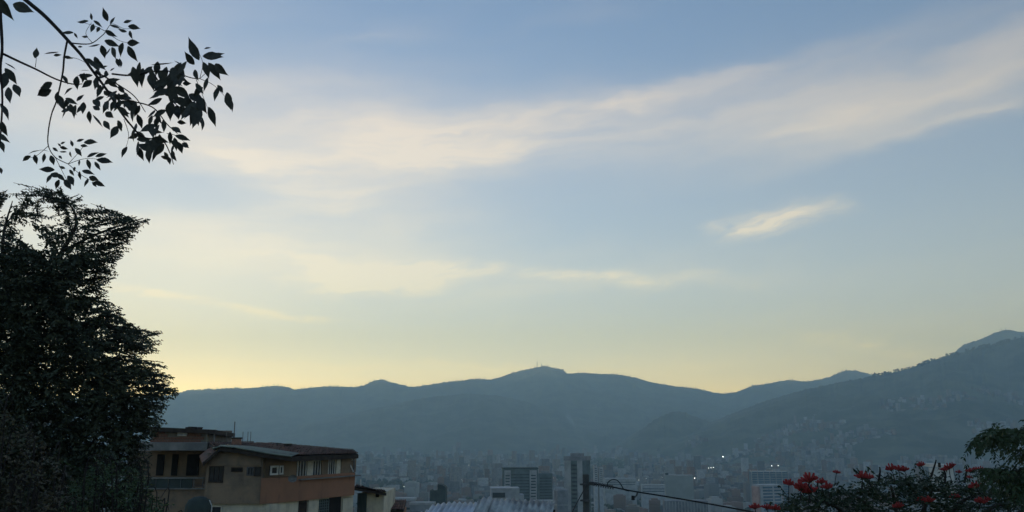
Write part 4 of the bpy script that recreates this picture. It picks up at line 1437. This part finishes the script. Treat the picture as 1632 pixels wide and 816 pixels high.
# --- branch with large leaflets hanging in from the upper left
ob = Vector((-5.6, 5.6, 0)); ob.z = float(zg(ob.x, ob.y)) - .2
over = empty('overhanging_tree', ob)
tag(over, 'tree reaching a dark branch of large leaflets in from the upper left', 'tree')
KX = 400 / 1053.0
def q(cx, cy, d=5.0): return at(cx * KX, cy * KX, d)
mb = MB()
limb(mb, [(0, 0, 0), (.1, 0, 3.5), (.0, .05, 7.5), (.2, 0, 10.2), (.1, 0, 12.2)], .17, .07, 10)
mb.build('trunk', M_bark, over, smooth=True)
def qb(pts, r0, r1, name='branch', world0=None):
    mb = MB()
    W_ = [p if isinstance(p, Vector) else q(*p) for p in pts]
    limb(mb, [p - ob for p in W_], r0 * .8, r1 * .8, 6)
    return mb.build(name, M_twig, over, smooth=True)
root = ob + Vector((.1, 0, 11.0))
qb([root, q(-330, -330, 5.3), q(-90, -165, 5.1), (105, -2), (180, 60), (240, 120), (282, 166), (340, 230), (382, 288), (450, 380), (500, 460), (545, 520), (600, 575), (680, 590), (712, 640), (728, 690)], .021, .003)
qb([root - Vector((0, 0, 1)), q(-120, -200, 5.2), (-10, -40, 5.1), (2, 80, 5.05), (9, 200), (2, 285), (10, 420), (0, 600)], .02, .006)
qb([(9, 224), (80, 258), (150, 290), (230, 330), (300, 352), (345, 352)], .0105, .004)
qb([(282, 172), (270, 235), (264, 300), (250, 370), (235, 430), (216, 480), (203, 550), (203, 612), (232, 660), (286, 688)], .0085, .003)
qb([(303, 181), (350, 185), (388, 180), (430, 148), (444, 132)], .006, .003)
qb([(470, 310), (550, 316), (640, 300), (720, 300), (800, 326), (838, 330)], .008, .003)
qb([(400, 300), (470, 340), (560, 400), (610, 470)], .007, .003)
qb([(450, 380), (540, 420), (640, 450), (700, 520), (745, 560)], .007, .003)
qb([(640, 300), (690, 380), (740, 440), (800, 470)], .006, .003)
for pts in ([(444, 132), (470, 100), (520, 120), (560, 118)], [(444, 132), (500, 170), (555, 182)], [(388, 180), (360, 140), (384, 95)], [(286, 688), (330, 640), (360, 600)], [(286, 688), (360, 665), (440, 672)],
            [(286, 688), (350, 740), (430, 778)], [(203, 612), (150, 655), (100, 665)], [(232, 660), (262, 720), (298, 790)], [(838, 330), (850, 260), (815, 190)], [(838, 330), (890, 290), (940, 310)], [(838, 330), (900, 360), (965, 430)],
            [(820, 326), (850, 400), (890, 500)], [(440, 130), (400, 110), (350, 95)], [(148, 282), (152, 250), (150, 215)], [(264, 240), (320, 245), (372, 270)], [(700, 560), (740, 570), (790, 610)], [(600, 575), (640, 620), (640, 665)], [(520, 500), (540, 570), (520, 640)]):
    qb(pts, .0028, .0014, 'leaf_stalk')

def leaf_mesh(kind):
    """leaflet of unit length along +X, folded on its midrib, tip drawn to a point"""
    prof = [(0, .0), (.08, .085), (.25, .18), (.43, .215), (.62, .165), (.80, .075), (.92, .02), (1.0, 0.0)]
    bend = (.02, .10, .22, -.10)[kind]
    fold = (.10, .04, .16, .08)[kind]
    skew = (0, .03, -.03, .04)[kind]
    v, f = [], []
    for x, w in prof:
        z = -bend * x * x
        y0 = skew * math.sin(x * 3.1)
        v += [(x, y0 + w, z + fold * w * 1.3), (x, y0, z), (x, y0 - w, z + fold * w * 1.3)]
    for i in range(len(prof) - 1):
        a = i * 3
        f += [(a, a + 1, a + 4, a + 3), (a + 1, a + 2, a + 5, a + 4)]
    me = bpy.data.meshes.new('leaflet'); me.from_pydata(v, [], f); me.update()
    me.materials.append(M_leaf_near)
    return me
LEAVES = [leaf_mesh(i) for i in range(4)]
def leaflet(cx, cy, ang, length, d=None, narrow=False, wide=1.0):
    d = d or random.uniform(4.75, 5.3)
    c = q(cx, cy, d) - ob
    Lm = length * KX / F * d * 1.14
    a = math.radians(ang)
    # axis in the plane facing the viewer, with a little depth
    ax = Vector((math.cos(a), random.uniform(-.35, .35), -math.sin(a))).normalized()
    fn = Vector((random.gauss(0, .35), -1, random.gauss(0, .35)))
    if narrow: fn = Vector((0, -.35, 1)) if abs(math.cos(a)) > .5 else Vector((1, -.35, 0))
    fn = (fn - ax * fn.dot(ax)).normalized()
    sd = fn.cross(ax)
    o = link('leaflet', random.choice(LEAVES), None, over)
    wf = random.uniform(.82, 1.15) * wide
    M = Matrix((ax * Lm, sd * Lm * wf, fn * Lm)).transposed().to_4x4()
    M.translation = c - ax * Lm * .5
    o.matrix_basis = M
SOLO = [(348, 92, 180, 55), (383, 68, -100, 32), (386, 120, 90, 50), (412, 98, 30, 42), (411, 125, 100, 30), (444, 60, -105, 58), (472, 85, -60, 38), (485, 112, 10, 45), (513, 128, 190, 35), (537, 90, -20, 36), (563, 115, 5, 48), (548, 145, 70, 40),
        (465, 140, 25, 50), (560, 180, 8, 64), (508, 207, 100, 60), (555, 225, 60, 70), (395, 193, 160, 46), (432, 218, 80, 55), (452, 222, 110, 45), (470, 180, 15, 60), (480, 225, 60, 70), (495, 265, 70, 40), (318, 150, 60, 26), (355, 153, 190, 30),
        (338, 197, 5, 22), (281, 135, 180, 50), (150, 220, -85, 48), (240, 230, 0, 34), (287, 242, 5, 36), (377, 255, 15, 45), (410, 265, 0, 22), (440, 278, -25, 22), (472, 290, -50, 24), (358, 318, 175, 58), (195, 358, 165, 60), (180, 392, 165, 84),
        (240, 412, 90, 55), (275, 335, 60, 42), (262, 440, 60, 55), (268, 475, 120, 45), (303, 458, 60, 55), (376, 492, 85, 50), (478, 555, 105, 64), (520, 637, 110, 50),
        (108, 666, 155, 48), (150, 670, 80, 40), (184, 665, 95, 40), (220, 673, 70, 44), (233, 628, 35, 26), (248, 607, 230, 20), (265, 600, -35, 20), (268, 622, 15, 35), (263, 636, 185, 30), (300, 600, -110, 30), (295, 648, 75, 26), (253, 660, 40, 26),
        (330, 640, 50, 46), (338, 588, -30, 30), (380, 596, 0, 56), (354, 612, 10, 36), (388, 646, -30, 50), (425, 650, -25, 44), (440, 678, 10, 62), (372, 692, 75, 46), (410, 697, 55, 42), (331, 684, 90, 26), (312, 710, 90, 22), (260, 702, 200, 28),
        (300, 725, 50, 36), (335, 737, 85, 34), (370, 720, 10, 50), (395, 750, 20, 46), (420, 773, 20, 52), (362, 768, 95, 42), (397, 775, 45, 28), (195, 711, 180, 60), (285, 775, 55, 50), (298, 760, 55, 55), (205, 750, 110, 42), (235, 738, 20, 50), (255, 745, 40, 46), (240, 775, 115, 44),
        (815, 205, -115, 105), (797, 243, -125, 65), (871, 200, -30, 28), (895, 240, 0, 82), (912, 234, -12, 64), (925, 290, 45, 75), (900, 300, 55, 82), (865, 295, 70, 72), (822, 313, 70, 54), (767, 303, 80, 46), (860, 355, 110, 62), (907, 395, 95, 72),
        (960, 425, 75, 78), (925, 375, 55, 42), (888, 490, 70, 88), (850, 440, 70, 78), (825, 500, 105, 92), (785, 350, 5, 40), (655, 397, 160, 72), (650, 428, 155, 66), (712, 580, 95, 52), (735, 605, 80, 56), (768, 580, 15, 62), (780, 612, 35, 46), (755, 620, 70, 50),
        (740, 545, 30, 52), (765, 515, 10, 46), (650, 650, 110, 62), (625, 620, 75, 72), (580, 625, 80, 70), (20, 34, 60, 105), (98, 34, 25, 120), (45, 320, 55, 78), (70, 378, 55, 72), (15, 340, 80, 92), (38, 400, 70, 84), (15, 540, 75, 62), (12, 575, 25, 62), (8, 615, 65, 54), (-15, 300, 70, 90), (-20, 420, 60, 80), (-20, 30, 70, 110)]
for t_ in SOLO: leaflet(*t_)
for t_ in ((215, 226, 175, 75), (356, 297, 178, 42), (145, 633, 180, 58), (185, 631, 10, 42), (408, 510, 58, 62), (748, 263, 28, 42), (683, 272, -3, 92), (45, 278, 30, 58), (25, 465, 52, 74), (2, 715, 60, 34), (970, 440, 78, 62), (850, 520, 80, 60), (505, 265, 75, 44)):
    leaflet(*t_, narrow=True)
for n_, x0, x1, y0, y1, ang, sp, l0, l1 in ((24, 545, 765, 285, 350, 95, 35, 56, 86), (24, 670, 860, 340, 490, 85, 50, 54, 82), (8, 770, 840, 440, 500, 95, 20, 70, 95), (40, 390, 560, 290, 470, 60, 70, 34, 58), (24, 540, 705, 455, 605, 80, 55, 48, 70), (20, 320, 480, 320, 470, 70, 60, 40, 58),
                                           (9, 250, 340, 380, 470, 80, 50, 42, 58), (14, 440, 560, 430, 540, 80, 40, 45, 66), (8, 590, 680, 590, 660, 85, 30, 56, 74), (8, 690, 740, 560, 690, 80, 40, 34, 46)):
    for i in range(int(n_ * .88)):
        t = random.random()
        x = x0 + (x1 - x0) * t
        if (x0, y0) == (390, 290): y = y0 + (y1 - y0) * t + random.uniform(-55, 45)
        else: y = random.uniform(y0, y1)
        leaflet(x, y, random.gauss(ang, sp), random.uniform(l0, l1))

# --- tulip tree with red flowers, bottom right
fo = Vector((at(1450, 816, 12.8).x, 12.8, 0)); fo.z = float(zg(fo.x, fo.y)) - .2
ft = empty('flowering_tree', fo)
tag(ft, 'dark green treetop with clusters of red flowers at the bottom right', 'tree')
top_px = [(1180, 850), (1215, 826), (1240, 806), (1252, 790), (1270, 782), (1300, 776), (1325, 770), (1350, 772), (1375, 768), (1395, 758), (1420, 756), (1445, 752), (1465, 748), (1490, 756), (1520, 764), (1550, 766), (1580, 772), (1632, 778), (1800, 790)]
tx, ty = [p[0] for p in top_px], [p[1] for p in top_px]
out, tw = [], MB()
mb = MB(); limb(mb, [(0, 0, 0), (.1, .1, 2), (0, 0, 4.2), tuple(at(1450, 830, 12.8) - fo)], .22, .07, 9); mb.build('trunk', M_bark, ft, smooth=True)
for px in (1220, 1290, 1360, 1420, 1490, 1560, 1640, 1720):
    m_ = MB(); limb(m_, [(0, .0, 4.0), tuple(at((px + 1450) / 2, 850, 12.6) - fo), tuple(at(px, float(np.interp(px, tx, ty)) + 18, 12.3) - fo)], .06, .012, 6); m_.build('limb', M_bark, ft, smooth=True)
for i in range(1500):
    px = random.uniform(1190, 1790); yt = float(np.interp(px, tx, ty))
    py = yt + 3 + 95 * random.random() ** 1.6
    d = random.uniform(11.2, 14.2)
    tip = at(px, py, d)
    v = Vector((random.gauss(0, .6), random.gauss(-.2, .6), random.gauss(.35, .4))).normalized() * random.uniform(.22, .42)
    spray(tip - v, tip, .06, .042, .085, .9, out, None, opposite=True, jitter=.18)
P, A, L = gather(out)
leaf_cloud('crown', P, A, L, L * .42, M_leaf_tulip, ft, fo, .15)


def flower_mesh(seed):
    r_ = random.Random(seed)
    mb = MB()
    for i in range(22):
        a = i * 2.399
        k = math.sqrt((i + .5) / 22)
        dirv = Vector((math.cos(a) * k * 1.1, math.sin(a) * k * 1.1, 1.05 - .75 * k)).normalized()
        u_ = dirv.cross(Vector((0, 0, 1)))
        u_ = u_.normalized() if u_.length > 1e-3 else Vector((1, 0, 0))
        w_ = u_.cross(dirv)
        b = Vector((math.cos(a) * k * .25, math.sin(a) * k * .25, 0))
        L_ = r_.uniform(.42, .78)
        n_ = len(mb.v)
        for t, rad in ((0, .03), (.45, .085), (.8, .11), (1.0, .07)):
            for j in range(6):
                w2 = j * math.pi / 3
                rr = rad * (1 + (.25 * math.cos(w2 * 3 + i) if t == 1 else 0))
                mb.v.append(tuple(b + dirv * (L_ * t) + (u_ * math.cos(w2) + w_ * math.sin(w2)) * rr))
        mb.f += [(n_ + l * 6 + j, n_ + l * 6 + (j + 1) % 6, n_ + l * 6 + 6 + (j + 1) % 6, n_ + l * 6 + 6 + j) for l in range(3) for j in range(6)]
    me = mb.mesh('flower_cluster'); me.materials.append(M_red)
    return me
def bud_mesh():
    mb = MB()
    for i in range(9):
        a = i * 2.399; k = math.sqrt((i + .5) / 9)
        mb.tube([(math.cos(a) * k * .1, math.sin(a) * k * .1, 0), (math.cos(a) * k * .26, math.sin(a) * k * .26, .12), (math.cos(a) * k * .24, math.sin(a) * k * .24, .24)], [.03, .055, .015], 5)
    me = mb.mesh('bud_ring'); me.materials.append(M_bud)
    return me
FL = [flower_mesh(i) for i in range(3)]; BUD = bud_mesh()
for px, py, w_, stem in ((1257, 769, 15, 22), (1290, 762, 24, 8), (1309, 767, 14, 8), (1277, 775, 22, 8), (1288, 780, 22, 6), (1319, 775, 15, 5), (1333, 752, 9, 16), (1374, 758, 18, 10), (1386, 760, 15, 8), (1420, 746, 15, 10), (1432, 746.5, 13, 9), (1441, 747.5, 13, 8),
                         (1468, 740, 13, 8), (1512, 744, 13, 16), (1518, 741, 9, 16), (1504, 748, 9, 12), (1546, 750, 11, 14), (1555, 747, 11, 16), (1563, 747, 12, 16), (1556, 773, 16, 5), (1545, 760, 9, 8), (1470, 797, 14, 5), (1481, 797, 15, 5), (1522, 791, 14, 5), (1562, 798, 16, 5), (1572, 796, 12, 5),
                         (1432, 806, 13, 4), (1203, 807, 17, 10), (1222, 808, 15, 6), (1236, 809, 15, 6), (1528, 752, 8, 10)):
    d = random.uniform(11.0, 11.6)
    p = at(px, py, d) - fo
    sc_ = w_ / F * d * random.uniform(.60, .80)
    o = link('flower_cluster', random.choice(FL), None, ft)
    o.location = p - Vector((0, 0, sc_ * .25)); o.scale = (sc_, sc_, sc_ * random.uniform(1.0, 1.3)); o.rotation_euler = (random.uniform(-.2, .2), random.uniform(-.25, .25), random.uniform(0, 6))
    b = link('bud_ring', BUD, None, o)
    b.location = (0, 0, -.12)
    zs_ = stem / F * d
    s_ = MB().tube([(0, 0, -.1), (random.uniform(-.2, .2), .05, -(zs_ / sc_) * .6), (random.uniform(-.3, .3), .1, -(zs_ / sc_) - .4)], [.055, .06, .075], 6)
    s_.build('stem', M_twig, o)
# bare upright twigs among the flowers
for a, b in (((1484, 752), (1492, 733)), ((1537, 762), (1540, 742)), ((1300, 778), (1303, 766)), ((1506, 762), (1504, 748)), ((1400, 760), (1402, 744))):
    m_ = MB(); limb(m_, [at(a[0], a[1] + 8, 12) - fo, at((a[0] + b[0]) / 2 + 1.5, (a[1] + b[1]) / 2, 12) - fo, at(b[0], b[1], 12) - fo], .018, .008, 5); m_.build('bare_twig', M_twig, ft)

# --- leafy tree at the right edge
ro = Vector((at(1740, 816, 9.5).x, 9.5, 0)); ro.z = float(zg(ro.x, ro.y)) - .2
rt = empty('drooping_tree', ro)
tag(rt, 'green tree with drooping leafy arms at the right edge', 'tree')
mb = MB(); limb(mb, [(0, 0, 0), (.05, 0, 3), (-.05, .1, 6.0), tuple(at(1735, 640, 9.5) - ro)], .14, .06, 9); mb.build('trunk', M_bark, rt, smooth=True)
out = []
ARMS = [([(1735, 720), (1680, 690), (1632, 688), (1595, 693), (1560, 702)], [18, 15, 14, 10, 6], 210), ([(1735, 760), (1690, 752), (1640, 748), (1605, 754), (1574, 748)], [12, 12, 10, 7, 4], 120),
        ([(1735, 720), (1700, 730), (1650, 725), (1625, 722)], [20, 22, 14, 6], 70), ([(1735, 800), (1690, 785), (1650, 775), (1610, 770)], [24, 24, 22, 12], 130), ([(1735, 690), (1720, 665), (1690, 662), (1655, 674)], [16, 16, 14, 8], 80)]
for pts, th, n_ in ARMS:
    m_ = MB(); limb(m_, [at(a, b, 9.4 - i * .06) - ro for i, (a, b) in enumerate(pts)], .03, .006, 6); m_.build('limb', M_bark, rt, smooth=True)
    k = np.linspace(0, 1, len(pts))
    for i in range(n_):
        t = random.random() ** .85
        x = float(np.interp(t, k, [p[0] for p in pts])); y = float(np.interp(t, k, [p[1] for p in pts])); w_ = float(np.interp(t, k, th))
        c = at(x + random.uniform(-6, 6), y + random.uniform(-w_, w_ * .5), random.uniform(8.7, 10))
        v = Vector((random.gauss(-.5, .5), random.gauss(0, .5), random.gauss(-.35, .35))).normalized() * random.uniform(.12, .24)
        spray(c, c + v, .05, .026, .075, .85, out, None, opposite=True, jitter=.2)
P, A, L = gather(out)
leaf_cloud('crown', P, A, L, L * .45, leaf_material('leaf_drooping', (0.028, 0.056, 0.026), (0.052, 0.08, 0.036), 1.5), rt, ro, .15)

# white porch corner glimpsed behind the flowers
wp = Vector((at(1508, 780, 38).x, 38, 0)); wp.z = float(zg(wp.x, 38)) - .3
po = empty('porch', wp)
tag(po, 'corner of a white flat porch roof and post behind the red flowers', 'porch')
def pb(px0, px1, py0, py1, d0, d1):
    a, b = at(px0, py1, d0) - wp, at(px1, py0, d0) - wp
    return MB().box(a.x, b.x, d0 - wp.y, d1 - wp.y, a.z, b.z)
pb(1499, 1519, 740.5, 745.5, 38, 40).build('porch_roof', M_frame, po)
pb(1498.2, 1500.5, 746, 900, 38.1, 38.2).build('post', M_frame, po)
pb(1517, 1519, 746, 900, 38.1, 38.2).build('post', M_frame, po)
pb(1497, 1499, 737.5, 745, 37.9, 38.0).build('dark_bracket', M_timber, po)
# thin smoke rising from the foot of the ridge
bm = bmesh.new(); bmesh.ops.create_icosphere(bm, subdivisions=3, radius=1.0)
sp = at(917, 672, 6500)
for v in bm.verts:
    c_ = v.co
    k_ = 1 + .5 * noise.noise(c_ * 1.6) + .25 * noise.noise(c_ * 4)
    up_ = (c_.z + 1) / 2
    v.co = Vector((c_.x * 26 * k_ * (.35 + up_) - 75 * up_ ** 1.5, c_.y * 22 * k_ * (.35 + up_), c_.z * 62 * k_))
me = bpy.data.meshes.new('smoke'); bm.to_mesh(me); bm.free()
sm_ = link('smoke', me, None, None, sp)
M_smoke = bpy.data.materials.new('smoke_air'); M_smoke.use_nodes = True
M_smoke.node_tree.nodes.remove(M_smoke.node_tree.nodes['Principled BSDF'])
_g = NG(M_smoke.node_tree); pv = _g.new('ShaderNodeVolumePrincipled')
pv.inputs['Color'].default_value = (.9, .92, .95, 1); pv.inputs['Density'].default_value = 0.006
_g.put(M_smoke.node_tree.nodes['Material Output'].inputs['Volume'], pv.outputs[0])
me.materials.append(M_smoke)
tag(sm_, 'thin pale smoke wisp against the foot of the ridge', kind='stuff')
#@@HAZE
HX0, HX1, HY0, HY1 = -12000, 12000, -1500, 12000
hz = MB().box(HX0, HX1, HY0, HY1, -60, 1560).build('haze')
hm = bpy.data.materials.new('haze_air'); hm.use_nodes = True
hm.node_tree.nodes.remove(hm.node_tree.nodes['Principled BSDF'])
_g = NG(hm.node_tree)
pv = _g.new('ShaderNodeVolumePrincipled')
pv.inputs['Color'].default_value = HAZE_COLOR + (1,)
pv.inputs['Density'].default_value = HAZE_DENSITY
pv.inputs['Anisotropy'].default_value = HAZE_G
_g.put(hm.node_tree.nodes['Material Output'].inputs['Volume'], pv.outputs[0])
hz.data.materials.append(hm)
tag(hz, 'blue evening haze over the whole valley', kind='stuff')
